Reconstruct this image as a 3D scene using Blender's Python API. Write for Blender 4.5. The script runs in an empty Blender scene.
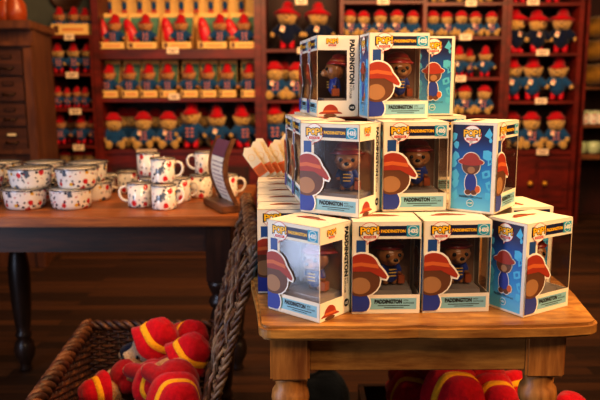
import bpy, bmesh, math, random
from mathutils import Vector, Matrix, Euler
random.seed(11)
R = math.radians
SC = bpy.context.scene
COL = SC.collection
FPX, TH = 694.0, R(9.78)
CT, ST = math.cos(TH), math.sin(TH)
ZT, ZF = -.3907, -1.09            # table tops, floor (camera height = 0)
ROLL = R(-.25)

def at(u, v, Y=None, z=None):
    """photo pixel -> point of the room at distance Y or at height z"""
    a, b = u-300, 200-v
    c, s = math.cos(ROLL), math.sin(ROLL)
    a, b = a*c+b*s, -a*s+b*c
    d = Vector((a/FPX, CT+b/FPX*ST, -ST+b/FPX*CT))
    k = Y/d.y if Y is not None else z/d.z
    return d*k
def depth(Y, z): return Y*CT-z*ST

# ------------------------------------------------------------------ materials
def lin(h):
    c = [int(h[i:i+2], 16)/255 for i in (0, 2, 4)]
    return tuple(((x/12.92) if x <= .04045 else ((x+.055)/1.055)**2.4) for x in c)+(1,)
class NT:
    def __init__(s, name):
        s.m = bpy.data.materials.new(name); s.m.use_nodes = True
        s.t = s.m.node_tree; s.n = s.t.nodes; s.l = s.t.links
        s.p = s.n['Principled BSDF']
    def node(s, typ, **kw):
        n = s.n.new(typ)
        for k, v in kw.items(): setattr(n, k, v)
        return n
    def link(s, a, b): s.l.new(a, b)
    def ramp(s, fac, stops):
        r = s.node('ShaderNodeValToRGB'); e = r.color_ramp.elements
        e[0].position, e[0].color = stops[0]; e[1].position, e[1].color = stops[-1]
        for p, c in stops[1:-1]:
            x = e.new(p); x.color = c
        s.link(fac, r.inputs[0]); return r.outputs[0]
    def coords(s, scale=(1, 1, 1), which='Object', loc=(0, 0, 0), rot=(0, 0, 0)):
        tc = s.node('ShaderNodeTexCoord'); mp = s.node('ShaderNodeMapping')
        mp.inputs['Scale'].default_value = scale; mp.inputs['Location'].default_value = loc
        mp.inputs['Rotation'].default_value = rot
        s.link(tc.outputs[which], mp.inputs[0]); return mp.outputs[0]
    def noise(s, vec, scale=5, detail=4, rough=.5):
        n = s.node('ShaderNodeTexNoise'); n.inputs['Scale'].default_value = scale
        n.inputs['Detail'].default_value = detail; n.inputs['Roughness'].default_value = rough
        s.link(vec, n.inputs['Vector']); return n.outputs[0]
    def bump(s, h, strength=.3, dist=.01):
        b = s.node('ShaderNodeBump'); b.inputs['Strength'].default_value = strength
        b.inputs['Distance'].default_value = dist
        s.link(h, b.inputs['Height']); s.link(b.outputs[0], s.p.inputs['Normal'])
    def set(s, rough=None, spec=None, metal=None, sheen=None, coat=None):
        for k, v in (('Roughness', rough), ('Specular IOR Level', spec), ('Metallic', metal), ('Sheen Weight', sheen), ('Coat Weight', coat)):
            if v is not None: s.p.inputs[k].default_value = v
        return s
def flat(name, hexc, rough=.5, spec=.5, var=.0, **kw):
    n = NT(name); c = lin(hexc)
    if var:
        f = n.noise(n.coords(), 30, 3)
        n.link(n.ramp(f, [(.3, tuple(x*(1-var) for x in c[:3])+(1,)), (.7, tuple(min(1, x*(1+var)) for x in c[:3])+(1,))]), n.p.inputs['Base Color'])
    else: n.p.inputs['Base Color'].default_value = c
    n.set(rough=rough, spec=spec, **kw); return n.m
def wood(name, dark, light, sc=(2, 25, 25), rough=.45, bump=.15, spec=.5, wear=None, scale=3):
    n = NT(name); v = n.coords(sc)
    f = n.noise(v, scale, 6, .6); v2 = n.coords((sc[0]*.4, sc[1]*.25, sc[2]*.25)); g = n.noise(v2, scale, 3)
    mx = n.node('ShaderNodeMath', operation='MULTIPLY_ADD'); n.link(f, mx.inputs[0]); mx.inputs[1].default_value = .55
    m2 = n.node('ShaderNodeMath', operation='MULTIPLY'); n.link(g, m2.inputs[0]); m2.inputs[1].default_value = .45
    n.link(m2.outputs[0], mx.inputs[2])
    col = n.ramp(mx.outputs[0], [(.38, lin(dark)), (.5, tuple((a+b)/2 for a, b in zip(lin(dark), lin(light)))), (.6, lin(light))])
    if wear:
        w = n.noise(n.coords((1, 1, 1)), 9, 5, .65)
        wr = n.ramp(w, [(.52, (0, 0, 0, 1)), (.66, (1, 1, 1, 1))])
        mix = n.node('ShaderNodeMixRGB'); n.link(wr, mix.inputs[0]); n.link(col, mix.inputs[1]); mix.inputs[2].default_value = lin(wear); col = mix.outputs[0]
    n.link(col, n.p.inputs['Base Color']); n.bump(f, bump, .004); n.set(rough=rough, spec=spec); return n.m
def cloth(name, hexc, var=.25, sc=60, sheen=.3, bump=.5):
    n = NT(name); c = lin(hexc); f = n.noise(n.coords(), sc, 4, .6)
    n.link(n.ramp(f, [(.3, tuple(x*(1-var) for x in c[:3])+(1,)), (.7, tuple(min(1, x*(1+var)) for x in c[:3])+(1,))]), n.p.inputs['Base Color'])
    n.bump(f, bump, .02); n.set(rough=.9, spec=.1, sheen=sheen); return n.m
def floor_mat():
    n = NT('floor_planks'); v = n.coords((1, 1, 1))
    b = n.node('ShaderNodeTexBrick'); n.link(v, b.inputs['Vector'])
    b.inputs['Scale'].default_value = 1; b.inputs['Brick Width'].default_value = 1.1; b.inputs['Row Height'].default_value = .07
    b.inputs['Mortar Size'].default_value = .0018; b.inputs['Color1'].default_value = (.25, .25, .25, 1); b.inputs['Color2'].default_value = (.8, .8, .8, 1); b.offset = .37
    b.inputs['Mortar'].default_value = (0, 0, 0, 1)
    g = n.noise(n.coords((.8, 24, 1)), 3, 6, .65)
    mx = n.node('ShaderNodeMixRGB', blend_type='MIX'); mx.inputs[0].default_value = .5; n.link(b.outputs['Color'], mx.inputs[1]); n.link(g, mx.inputs[2])
    col = n.ramp(mx.outputs[0], [(.12, lin('120a06')), (.45, lin('2f1b0f')), (.75, lin('5a361c'))])
    n.link(col, n.p.inputs['Base Color']); n.bump(mx.outputs[0], .15, .003)
    n.set(rough=.5, spec=.35); return n.m
def enamel_mat(name='enamel_pattern'):
    """white enamel with a printed scatter of small coloured doodles"""
    n = NT(name); base = lin('ece4dc'); col = None
    prev = None
    for i, (hexc, sc, thr, st) in enumerate((('2f2f36', 60, .27, (1, 1, 1)), ('c9262b', 34, .30, (1, 1, .9)), ('5c6878', 30, .34, (1.3, 1.3, .7)), ('d9a92c', 33, .2, (1, 1, 1.2)), ('b3222a', 80, .2, (1, 1, 1)), ('45515f', 95, .2, (1, 1, .6)))):
        vo = n.node('ShaderNodeTexVoronoi'); n.link(n.coords(st, loc=(i*.37, i*.61, i*.23)), vo.inputs['Vector']); vo.inputs['Scale'].default_value = sc
        ns = n.noise(n.coords(loc=(i, 0, 0)), 260, 2); ad = n.node('ShaderNodeMath', operation='MULTIPLY_ADD'); n.link(ns, ad.inputs[0]); ad.inputs[1].default_value = .25; n.link(vo.outputs['Distance'], ad.inputs[2])
        lt = n.node('ShaderNodeMath', operation='LESS_THAN'); n.link(ad.outputs[0], lt.inputs[0]); lt.inputs[1].default_value = thr+.12
        sp = n.node('ShaderNodeSeparateColor'); n.link(vo.outputs['Color'], sp.inputs[0])
        l2 = n.node('ShaderNodeMath', operation='GREATER_THAN'); n.link(sp.outputs[i % 3], l2.inputs[0]); l2.inputs[1].default_value = (.35, .62, .5, .6, .5, .3)[i]
        mu = n.node('ShaderNodeMath', operation='MULTIPLY'); n.link(lt.outputs[0], mu.inputs[0]); n.link(l2.outputs[0], mu.inputs[1])
        mx = n.node('ShaderNodeMixRGB'); n.link(mu.outputs[0], mx.inputs[0]); mx.inputs[2].default_value = lin(hexc)
        if prev is None: mx.inputs[1].default_value = base
        else: n.link(prev, mx.inputs[1])
        prev = mx.outputs[0]
    n.link(prev, n.p.inputs['Base Color']); n.set(rough=.18, spec=.6); return n.m
def film_mat():
    n = NT('clear_film'); out = n.n['Material Output']
    tr = n.node('ShaderNodeBsdfTransparent'); tr.inputs[0].default_value = (.93, .93, .94, 1)
    gl = n.node('ShaderNodeBsdfGlossy'); gl.inputs['Roughness'].default_value = .16
    nz = n.noise(n.coords((1, 1, 1)), 14, 2); bp = n.node('ShaderNodeBump'); bp.inputs['Strength'].default_value = .05; bp.inputs['Distance'].default_value = .01
    n.link(nz, bp.inputs['Height']); n.link(bp.outputs[0], gl.inputs['Normal'])
    lw = n.node('ShaderNodeLayerWeight'); lw.inputs[0].default_value = .5; fr = n.node('ShaderNodeMath', operation='POWER'); n.link(lw.outputs['Facing'], fr.inputs[0]); fr.inputs[1].default_value = 3.0
    ad = n.node('ShaderNodeMath', operation='MULTIPLY_ADD'); n.link(fr.outputs[0], ad.inputs[0]); ad.inputs[1].default_value = .75; ad.inputs[2].default_value = .10
    mx = n.node('ShaderNodeMixShader'); n.link(ad.outputs[0], mx.inputs[0]); n.link(tr.outputs[0], mx.inputs[1]); n.link(gl.outputs[0], mx.inputs[2])
    n.link(mx.outputs[0], out.inputs[0]); return n.m
def blue_panel_mat():
    n = NT('blue_print'); v = n.coords((1, 1, 1)); sp = n.node('ShaderNodeSeparateXYZ'); n.link(v, sp.inputs[0])
    mr = n.node('ShaderNodeMapRange'); mr.inputs['From Min'].default_value = 0; mr.inputs['From Max'].default_value = .159; n.link(sp.outputs['Z'], mr.inputs[0])
    n.link(n.ramp(mr.outputs[0], [(0, lin('6cc6ea')), (.3, lin('3a9bd8')), (.62, lin('1f5fae')), (.8, lin('262a5c')), (1, lin('1d1d40'))]), n.p.inputs['Base Color'])
    n.set(rough=.35); return n.m

M = dict(
    floor=floor_mat(), wall=flat('grey_green_plaster', '5f625c', .9, var=.06), brownwall=flat('brown_wall', '2e1a12', .9),
    ceil=flat('dark_ceiling', '3a2a20', .9),
    pine=wood('old_pine', '7a4a1c', 'c8924a', (3, 20, 20), .42, .35, wear='8a5a26'),
    pine_v=wood('old_pine_upright', '7d471a', 'b87c3c', (26, 26, 3), .45, .2),
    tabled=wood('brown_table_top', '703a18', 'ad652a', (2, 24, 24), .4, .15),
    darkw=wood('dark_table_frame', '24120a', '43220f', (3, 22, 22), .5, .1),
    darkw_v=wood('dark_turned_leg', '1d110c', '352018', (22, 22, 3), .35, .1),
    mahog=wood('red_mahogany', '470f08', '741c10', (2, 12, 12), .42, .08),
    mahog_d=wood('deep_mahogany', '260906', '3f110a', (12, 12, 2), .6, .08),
    cab=wood('filing_cabinet_oak', '4a2712', '6e4020', (14, 14, 2), .45, .1),
    cabd=wood('cabinet_drawer_oak', '3a1e0e', '5a3218', (2, 14, 14), .45, .1),
    brass=flat('brass', 'e0a83a', .35, metal=.4), iron=flat('dark_iron', '3a2c22', .4, metal=.9),
    card=flat('cream_card', 'f1e6d2', .5, .3), paper=flat('white_paper', 'f2ead8', .8, .2), kraft=flat('yellow_card', 'ecc47c', .7, .3), kraftin=flat('box_backing_print', '5d8a76', .7, .3, var=.3),
    shaded_insert=flat('shaded_backing', 'a0785c', .7), film=film_mat(), crease_glint=flat('plastic_edge_glint', 'd8c4a8', .15, .8), tray=flat('milky_plastic', '9c8f86', .25, .6), bluep=blue_panel_mat(),
    navy=flat('navy_print', '1c2146', .4), blue2=flat('blue_strip_print', '2a4f8e', .4), lblue=flat('light_blue_print', '8fc3d2', .45), teal=flat('teal_print', '2ea3c0', .45),
    cyan=flat('cyan_doodle_print', '57bfe6', .45), gold=flat('gold_print', 'ffc21c', .4), black=flat('black_print', '0d0d10', .45), redp=flat('red_print', 'd43a2c', .45), white=flat('white_print', 'f6f0e6', .45),
    hatp=flat('rust_print', 'a83a22', .45), hatp2=flat('orange_print', 'd06a34', .45), brownp=flat('brown_print', '6b4128', .45), tanp=flat('tan_print', 'a97a50', .45), coatp=flat('violet_blue_print', '2d3f97', .45),
    fur=cloth('tan_fur', 'd2a85c', .35, 45, .4, .8), furb=cloth('brown_fur', 'cc8a46', .35, 45, .4, .8), furc=cloth('pale_fur', 'd9b58c', .3, 45, .4, .8),
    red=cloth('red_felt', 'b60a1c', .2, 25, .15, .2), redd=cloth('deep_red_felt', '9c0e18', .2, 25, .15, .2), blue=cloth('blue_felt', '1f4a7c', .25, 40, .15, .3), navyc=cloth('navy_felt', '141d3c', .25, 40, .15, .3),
    boot=flat('red_rubber', 'c8102a', .35), yellow=cloth('yellow_felt', 'eaa41e', .15, 30, .1, .2), toggle=flat('pink_toggle', 'f08a78', .5), nose=flat('black_plastic', '0c0a0a', .15), tag=flat('cream_tag', 'f3dcc4', .6),
    vbrown=flat('brown_vinyl', '9a6538', .3), vtan=flat('tan_vinyl', 'c29162', .3), vred=flat('red_vinyl', 'a8322a', .3), vblue=flat('blue_vinyl', '2c3c8c', .3), vgold=flat('gold_vinyl', 'd9b45a', .35), vcase=flat('orange_brown_vinyl', 'a8552a', .35),
    enamel=enamel_mat(), enin=flat('cream_enamel', 'ece0cc', .2, .6), rim=flat('steel_rim', '8d8f96', .25, metal=.8),
    wick=wood('brown_wicker', '3a1f12', '7d4c2a', (30, 30, 30), .5, .3, scale=2), wickd=wood('dark_wicker', '241009', '5a2f1a', (30, 30, 30), .5, .3, scale=2), wickl=wood('worn_wicker', '5a3a26', 'a5805c', (30, 30, 30), .5, .3, scale=2),
    purple=flat('mauve_print', '7a4a5c', .6), orange=flat('orange_card_print', 'e87434', .6), cream2=flat('pale_card', 'ecd9b6', .7), signw=wood('sign_walnut', '4f2c18', '80502e', (3, 20, 20), .4, .1),
    amber=flat('amber_glaze', '8a3a14', .3), sack=cloth('amber_textile', '8a6420', .5, 8, .2, .6), bag=cloth('dark_blue_canvas', '171c26', .3, 20, .1, .4), mint=flat('pale_green_glaze', 'b9c9a4', .3),
)

# ------------------------------------------------------------------ mesh helpers
class MB:
    def __init__(s): s.v, s.f, s.mi, s.mats = [], [], [], []
    def m(s, key):
        if key not in s.mats: s.mats.append(key)
        return s.mats.index(key)
    def add(s, vs, fs, mat, X=None):
        o = len(s.v); k = s.m(mat)
        for p in vs:
            p = Vector(p); s.v.append(X @ p if X else p)
        for f in fs: s.f.append([i+o for i in f]); s.mi.append(k)
    def box(s, a, b, mat, X=None):
        (x0, y0, z0), (x1, y1, z1) = a, b
        vs = [(x, y, z) for z in (z0, z1) for y in (y0, y1) for x in (x0, x1)]
        s.add(vs, [(0, 2, 3, 1), (4, 5, 7, 6), (0, 1, 5, 4), (2, 6, 7, 3), (0, 4, 6, 2), (1, 3, 7, 5)], mat, X)
    def lathe(s, prof, mat, n=24, X=None, sx=1, sy=1, wob=None):
        vs = []; fs = []
        for j, (r, z) in enumerate(prof):
            for i in range(n):
                t = 2*math.pi*i/n; k = wob(t, j) if wob else (1, 0)
                vs.append((r*math.cos(t)*sx*k[0], r*math.sin(t)*sy*k[0], z+k[1]))
        m = len(prof)
        for j in range(m-1):
            for i in range(n):
                fs.append((j*n+i, j*n+(i+1) % n, (j+1)*n+(i+1) % n, (j+1)*n+i))
        if prof[0][0] > 1e-6: fs.append(tuple(range(n-1, -1, -1)))
        if prof[-1][0] > 1e-6: fs.append(tuple((m-1)*n+i for i in range(n)))
        s.add(vs, fs, mat, X)
    def tube(s, pts, r, mat, n=6, closed=False, X=None):
        pts = [Vector(p) for p in pts]; N = len(pts); vs = []; fs = []
        rr = r if isinstance(r, (list, tuple)) else [r]*N
        prev = None
        for i, p in enumerate(pts):
            a = pts[(i-1) % N] if (closed or i > 0) else p; b = pts[(i+1) % N] if (closed or i < N-1) else p
            t = (b-a).normalized()
            if prev is None:
                q = Vector((0, 0, 1)) if abs(t.z) < .9 else Vector((1, 0, 0)); prev = t.cross(q).normalized()
            prev = (prev-t*prev.dot(t)).normalized(); w = t.cross(prev)
            for k in range(n):
                th = 2*math.pi*k/n; vs.append(p+(prev*math.cos(th)+w*math.sin(th))*rr[i])
        for i in range(N if closed else N-1):
            j = (i+1) % N
            for k in range(n): fs.append((i*n+k, i*n+(k+1) % n, j*n+(k+1) % n, j*n+k))
        if not closed: fs.append(tuple(range(n-1, -1, -1))); fs.append(tuple((N-1)*n+k for k in range(n)))
        s.add(vs, fs, mat, X)
    def ell(s, c, r, mat, n=16, X=None):
        if not isinstance(r, (tuple, list)): r = (r, r, r)
        m = n//2; vs = [(c[0], c[1], c[2]-r[2])]; fs = []
        for j in range(1, m):
            ph = math.pi*j/m
            for i in range(n):
                t = 2*math.pi*i/n; vs.append((c[0]+r[0]*math.sin(ph)*math.cos(t), c[1]+r[1]*math.sin(ph)*math.sin(t), c[2]-r[2]*math.cos(ph)))
        vs.append((c[0], c[1], c[2]+r[2]))
        for i in range(n):
            fs.append((0, 1+(i+1) % n, 1+i)); fs.append((len(vs)-1, 1+(m-2)*n+i, 1+(m-2)*n+(i+1) % n))
        for j in range(m-2):
            for i in range(n): fs.append((1+j*n+i, 1+j*n+(i+1) % n, 1+(j+1)*n+(i+1) % n, 1+(j+1)*n+i))
        s.add(vs, fs, mat, X)
    def mesh(s, name, smooth=False, bevel=0):
        me = bpy.data.meshes.new(name); me.from_pydata([tuple(v) for v in s.v], [], s.f)
        for k in s.mats: me.materials.append(M[k])
        for p, i in zip(me.polygons, s.mi): p.material_index = i; p.use_smooth = smooth
        if bevel:
            bm = bmesh.new(); bm.from_mesh(me)
            bmesh.ops.bevel(bm, geom=[e for e in bm.edges if len(e.link_faces) == 2 and e.calc_face_angle(0) > .5], offset=bevel, segments=2, affect='EDGES', clamp_overlap=True)
            bm.to_mesh(me); bm.free()
        me.update(); return me
    def obj(s, name, parent=None, smooth=False, bevel=0):
        return link(name, s.mesh(name, smooth, bevel), parent)
def link(name, me, parent=None):
    o = bpy.data.objects.new(name, me); COL.objects.link(o)
    if parent: o.parent = parent
    return o
def tag(o, label, cat, group=None, kind=None):
    o['label'] = label; o['category'] = cat
    if group: o['group'] = group
    if kind: o['kind'] = kind
    return o
def thing(name, label, cat, loc=(0, 0, 0), yaw=0, group=None):
    o = bpy.data.objects.new(name, None); COL.objects.link(o); o.empty_display_size = .05
    o.location = loc; o.rotation_euler = (0, 0, yaw); return tag(o, label, cat, group)
def structure(o, label=None):
    o['kind'] = 'structure'
    if label: o['label'] = label
    return o
def copy_tree(src, parent=None):
    c = src.copy(); COL.objects.link(c)
    if parent: c.parent = parent
    for ch in src.children: copy_tree(ch, c)
    return c
def drop(root):
    for ch in list(root.children): drop(ch)
    bpy.data.objects.remove(root)
def evald(o):
    dg = bpy.context.evaluated_depsgraph_get(); me = bpy.data.meshes.new_from_object(o.evaluated_get(dg)); return me
def blob(chains, mat, voxel=.02, smooth=4, name='body'):
    """one continuous closed surface grown round chains of (x,y,z,r) or ellipsoids ((c),(rx,ry,rz))"""
    b = MB()
    for ch in chains:
        if len(ch) == 2 and len(ch[0]) == 3:
            b.ell(ch[0], ch[1], mat, 16); continue
        for p, q in zip(ch, ch[1:]):
            L = (Vector(p[:3])-Vector(q[:3])).length; n = max(2, int(L/(.35*min(p[3], q[3])))+1)
            for i in range(n+1):
                t = i/n; b.ell([p[k]*(1-t)+q[k]*t for k in range(3)], p[3]*(1-t)+q[3]*t, mat, 10)
    o = b.obj('tmp'); md = o.modifiers.new('r', 'REMESH'); md.mode = 'VOXEL'; md.voxel_size = voxel; md.use_smooth_shade = True
    if smooth: sm = o.modifiers.new('s', 'SMOOTH'); sm.iterations = smooth; sm.factor = .5
    me = evald(o); bpy.data.objects.remove(o); me.name = name
    me.materials.clear(); me.materials.append(M[mat])
    for p in me.polygons: p.use_smooth = True; p.material_index = 0
    return me
_tc = {}
def text_geo(s, bold=.0):
    """letter outlines of s: unit cap height, origin at left baseline"""
    if (s, bold) in _tc: return _tc[(s, bold)]
    cu = bpy.data.curves.new('t', 'FONT'); cu.body = s; cu.size = 1; cu.offset = bold; cu.resolution_u = 2
    o = bpy.data.objects.new('t', cu); COL.objects.link(o); bpy.context.view_layer.update(); me = evald(o); bpy.data.objects.remove(o)
    vs = [Vector(v.co) for v in me.vertices]; fs = [list(p.vertices) for p in me.polygons]
    x0 = min(v.x for v in vs); x1 = max(v.x for v in vs); y0 = min(v.y for v in vs); y1 = max(v.y for v in vs)
    vs = [Vector(((v.x-x0)/(x1-x0), (v.y-y0)/(y1-y0), 0)) for v in vs]
    _tc[(s, bold)] = (vs, fs); bpy.data.meshes.remove(me); return vs, fs
class Print:
    """flat ink shapes laid on one face; pl maps (a, b, layer) into the thing's own space"""
    def __init__(s, mb, pl): s.mb, s.pl = mb, pl
    def poly(s, pts, mat, k=1): s.mb.add([s.pl(a, b, k) for a, b in pts], [tuple(range(len(pts)))], mat)
    def rect(s, a0, b0, a1, b1, mat, k=1): s.poly([(a0, b0), (a1, b0), (a1, b1), (a0, b1)], mat, k)
    def oval(s, a, b, ra, rb, mat, k=1, n=22, t0=0, t1=360): s.poly([(a+ra*math.cos(R(t0+(t1-t0)*i/(n-(t1-t0 < 360)))), b+rb*math.sin(R(t0+(t1-t0)*i/(n-(t1-t0 < 360))))) for i in range(n)], mat, k)
    def text(s, t, a, b, w, h, mat, k=3, bold=.02, rot=0):
        vs, fs = text_geo(t, bold)
        if rot == 0: q = [s.pl(a+v.x*w, b+v.y*h, k) for v in vs]
        else: q = [s.pl(a+v.y*h, b-v.x*w, k) for v in vs]       # reads downwards
        s.mb.add(q, fs, mat)

# ------------------------------------------------------------------ figurine window box
BW, BD, BH = .1154, .0836, .1585
def pop_logo(p, a, b, s=1, bubble=True, k=2):
    if bubble:
        p.oval(a, b, .0172*s, .0165*s, 'redp', k); p.poly([(a-.006*s, b-.012*s), (a+.004*s, b-.012*s), (a-.004*s, b-.0215*s)], 'redp', k)
        p.oval(a, b, .0164*s, .0157*s, 'white', k+1); p.poly([(a-.005*s, b-.011*s), (a+.003*s, b-.011*s), (a-.0038*s, b-.020*s)], 'white', k+1)
    for (ch, dx, dy, w, h) in (('P', -.0158, -.004, .0095, .0125), ('O', -.0072, -.0035, .0095, .012), ('P', .002, -.004, .0095, .0125), ('!', .0118, -.003, .0036, .0135)):
        p.text(ch, a+(dx-.0011)*s, b+(dy-.0012)*s, (w+.0022)*s, (h+.0024)*s, 'black', k+2, .10)
        p.text(ch, a+dx*s, b+dy*s, w*s, h*s, 'gold', k+3, .03)
    p.rect(a-.0105*s, b-.0105*s, a+.0105*s, b-.0062*s, 'redp', k+2); p.text('MOVIES', a-.008*s, b-.0097*s, .016*s, .0027*s, 'white', k+3, 0)
def patch_mascot(p, a, b, s, k=2, cut=None):
    """plain blocks of the print's colours: rust dome, brown round, blue rounded base"""
    def cl(pts): return [(max(cut, x), max(.0045, y)) for x, y in pts] if cut is not None else pts
    def ov(x, y, rx, ry, t0=0, t1=360, n=20): return cl([(a+s*(x+rx*math.cos(R(t0+(t1-t0)*i/(n-1)))), b+s*(y+ry*math.sin(R(t0+(t1-t0)*i/(n-1))))) for i in range(n)])
    def sil(g, kk, mat):
        p.poly(ov(0, -.02, .44+g, .38+g), mat, kk); p.poly(ov(.02, .26, .40+g, .37+g), mat, kk+.2); p.poly(ov(-.12, -.56, .33+g, .30+g), mat, kk+.4)
        p.poly(cl([(a+s*x, b+s*y) for x, y in ((-.56, .06), (.0, .1), (.50, -.01), (.60, -.03), (.65, .06), (.56, .22), (.44, .36), (-.38, .38), (-.58, .17))]), mat, kk+.6)
    sil(.035, k, 'white')
    p.poly(ov(-.12, -.56, .33, .30), 'coatp', k+1); p.poly(ov(0, -.02, .44, .38), 'brownp', k+2); p.poly(ov(-.02, -.14, .24, .2), 'tanp', k+3)
    brim = [(-.50, .10), (-.2, .20), (.2, .20), (.50, .04), (.58, .02), (.60, .08), (.52, .20), (.40, .34), (-.36, .34), (-.54, .16)]
    p.poly(cl([(a+s*x, b+s*y) for x, y in brim]), 'hatp', k+4); p.poly(ov(.02, .26, .38, .36, 0, 180), 'hatp', k+5); p.poly(cl([(a+s*x, b+s*y) for x, y in ((-.36, .30), (.0, .33), (.40, .27), (.39, .36), (.0, .42), (-.35, .39))]), 'hatp2', k+6)
def build_box():
    root = thing('figurine_box', 'x', 'toy box')
    e = .00022; t = .0007; c = MB(); W, D, H = BW, BD, BH
    for a, b in [((0, D-t, 0), (W, D, H)), ((0, 0, 0), (t, D, H)), ((0, 0, 0), (W, D, t)), ((0, 0, H-t), (W, D, H)),
                 ((0, 0, .1295), (W, t, H)), ((0, 0, 0), (W, t, .033)), ((0, 0, .033), (.0275, t, .1295)), ((W-t, 0, .1295), (W, D, H)), ((W-t, 0, 0), (W, D, .032)), ((W-t, .0595, .032), (W, D, .1295)),
                 ((0, D*.5, H-.0002), (W, D*.5+.0006, H+.0004))]: c.box(a, b, 'card')
    c.obj('carton', root)
    f = MB(); f.add([(.0275, .0003, .033), (W-.0003, .0003, .033), (W-.0003, .0003, .1295), (.0275, .0003, .1295), (W-.0003, .0595, .032), (W-.0003, .0595, .1295)], [(0, 1, 2, 3), (1, 4, 5, 2)], 'film'); f.obj('window_film', root)
    f = MB(); f.box((W-.0012, -.0002, .033), (W+.0002, .0010, .1295), 'crease_glint'); f.obj('film_crease_glint', root)  # pale strip along the film fold: a painted highlight
    i = MB(); i.box((.004, D-.004, .003), (W-.004, D-.003, H-.004), 'shaded_insert'); i.box((.002, .004, .003), (.003, D-.004, H-.004), 'shaded_insert'); i.obj('shaded_inner_card', root)  # added brown sheets, interior shade put into their colour
    y = MB(); y.add([(.02, .012, .003), (W-.008, .012, .003), (W-.012, .016, .036), (.024, .016, .036), (W-.012, D-.012, .0365), (.024, D-.012, .0365), (W-.008, D-.008, .003)], [(0, 1, 2, 3), (3, 2, 4, 5), (1, 6, 4, 2)], 'tray'); y.obj('plastic_tray', root)
    # front print
    m = MB(); p = Print(m, lambda a, b, k: (a, -k*e, b))
    p.rect(.007, .010, .0225, .1275, 'blue2', 1); p.rect(.011, .1345, .1100, .1515, 'navy', 1)
    p.rect(.0905, .1335, .1115, .1525, 'teal', 2); p.oval(.101, .143, .0088, .0088, 'white', 3); p.oval(.101, .143, .0078, .0078, 'teal', 4); p.text('1435', .0938, .1393, .0146, .0075, 'white', 5, .06)
    p.text('PADDINGTON', .0475, .1400, .041, .0058, 'gold', 3, .05)
    pop_logo(p, .029, .1415, 1.0, True, 3)
    p.rect(.028, .0075, .1095, .0270, 'lblue', 1)
    p.text('PADDINGTON', .0385, .0172, .0465, .0078, 'black', 2, .06); p.text('WITH', .0875, .0216, .008, .0028, 'black', 2, .01); p.text('SUITCASE', .0875, .0172, .018, .0028, 'black', 2, .01)
    p.rect(.044, .0135, .098, .0147, 'black', 2); p.rect(.055, .0102, .088, .0112, 'black', 2)
    patch_mascot(p, .0150, .0600, .0730, 10, cut=.0006)
    m.obj('front_print', root)
    # right-hand side print
    m = MB(); p = Print(m, lambda a, b, k: (W+k*e, a, b))
    pop_logo(p, .0300, .1450, .72, False, 1)
    p.text('PADDINGTON', .0645, .1500, .0860, .0105, 'black', 1, .05, rot=1); p.text('WITH', .0710, .0620, .010, .0036, 'black', 1, .02, rot=1); p.text('SUITCASE', .0652, .0620, .026, .0042, 'black', 1, .02, rot=1)
    p.oval(.0705, .018, .0068, .0068, 'black', 1); p.text('1435', .066, .0155, .009, .005, 'white', 2, .03)
    p.oval(.027, .006, .024, .006, 'hatp', 1, t0=0, t1=180); p.oval(.027, .0085, .0155, .016, 'hatp', 2, t0=0, t1=180); p.poly([(.012, .009), (.042, .009), (.041, .013), (.0125, .013)], 'hatp2', 3); p.oval(.026, .003, .013, .0035, 'brownp', 2)
    m.obj('side_print', root)
    # left-hand side: blue panel
    m = MB(); p = Print(m, lambda a, b, k: (-k*e, D-a, b))
    p.rect(.004, .004, D-.007, H-.005, 'bluep', 1)
    rr = random.Random(3)
    for (a, b) in [(.009, .118), (.010, .100), (.008, .083), (.011, .066), (.009, .048), (.011, .030), (.072, .140), (.0725, .124), (.0715, .106), (.073, .088), (.071, .070), (.072, .052), (.070, .034), (.009, .134)]:
        s = .0050+rr.random()*.004; th = rr.random()*1.5; nn = rr.choice((4, 5, 6, 7)); a += rr.uniform(-.004, .004); b += rr.uniform(-.004, .004)
        rad = [rr.uniform(.55, 1.15) for _ in range(nn)]
        q = [(a+s*rad[i]*math.cos(th+i*2*math.pi/nn), b+s*1.35*rad[i]*math.sin(th+i*2*math.pi/nn)) for i in range(nn)]
        q = [(max(min(x, D-.0075), .0045), y) for x, y in q]; p.poly(q, 'cyan', 2)
        if rr.random() < .5: p.poly([(a+(x-a)*.4, b+(y-b)*.45) for x, y in q], 'bluep', 3)
    pop_logo(p, .040, .137, .98, True, 4)
    # small standing stand-in in the print's colours
    def mini(g, k, one=None):
        A, B = .040, .076
        for (x, y, rx, ry, mt) in ((0, -.024, .0105, .018, 'coatp'), (-.0045, -.040, .0055, .0045, 'brownp'), (.0065, -.040, .0055, .0045, 'brownp'), (.013, -.034, .0045, .006, 'hatp2'), (0, .006, .016, .0145, 'brownp'), (0, .0135, .0225, .0065, 'hatp')):
            p.oval(A+x, B+y, rx+g, ry+g, one or mt, k); k += 0 if one else 1
        p.oval(A, B+.014, .0155+g, .0155+g, one or 'hatp', k, t0=0, t1=180)
        if not one: p.oval(A+.001, B-.0005, .007, .006, 'tanp', k+1)
    mini(.0015, 4, 'white'); mini(0, 5)
    p.text('PADDINGTON', .020, .0255, .026, .0042, 'navy', 3, .02); p.text('SUITCASE', .0475, .0255, .014, .0026, 'navy', 3, 0)
    p.oval(.040, .0165, .0065, .0065, 'white', 3); p.oval(.040, .0165, .0056, .0056, 'teal', 4); p.text('1435', .0358, .0148, .0085, .0036, 'white', 5, .02)
    m.obj('left_print', root)
    m = MB(); p = Print(m, lambda a, b, k: (a, b, H+.0004+k*e))
    p.oval(.055, .050, .032, .009, 'hatp', 1, t0=10, t1=200); p.oval(.050, .052, .020, .013, 'brownp', 2, t0=0, t1=180); p.poly([(.03, .052), (.076, .048), (.078, .051), (.032, .056)], 'hatp2', 3)
    m.obj('top_print', root)
    return root
BOX = build_box()

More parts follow.
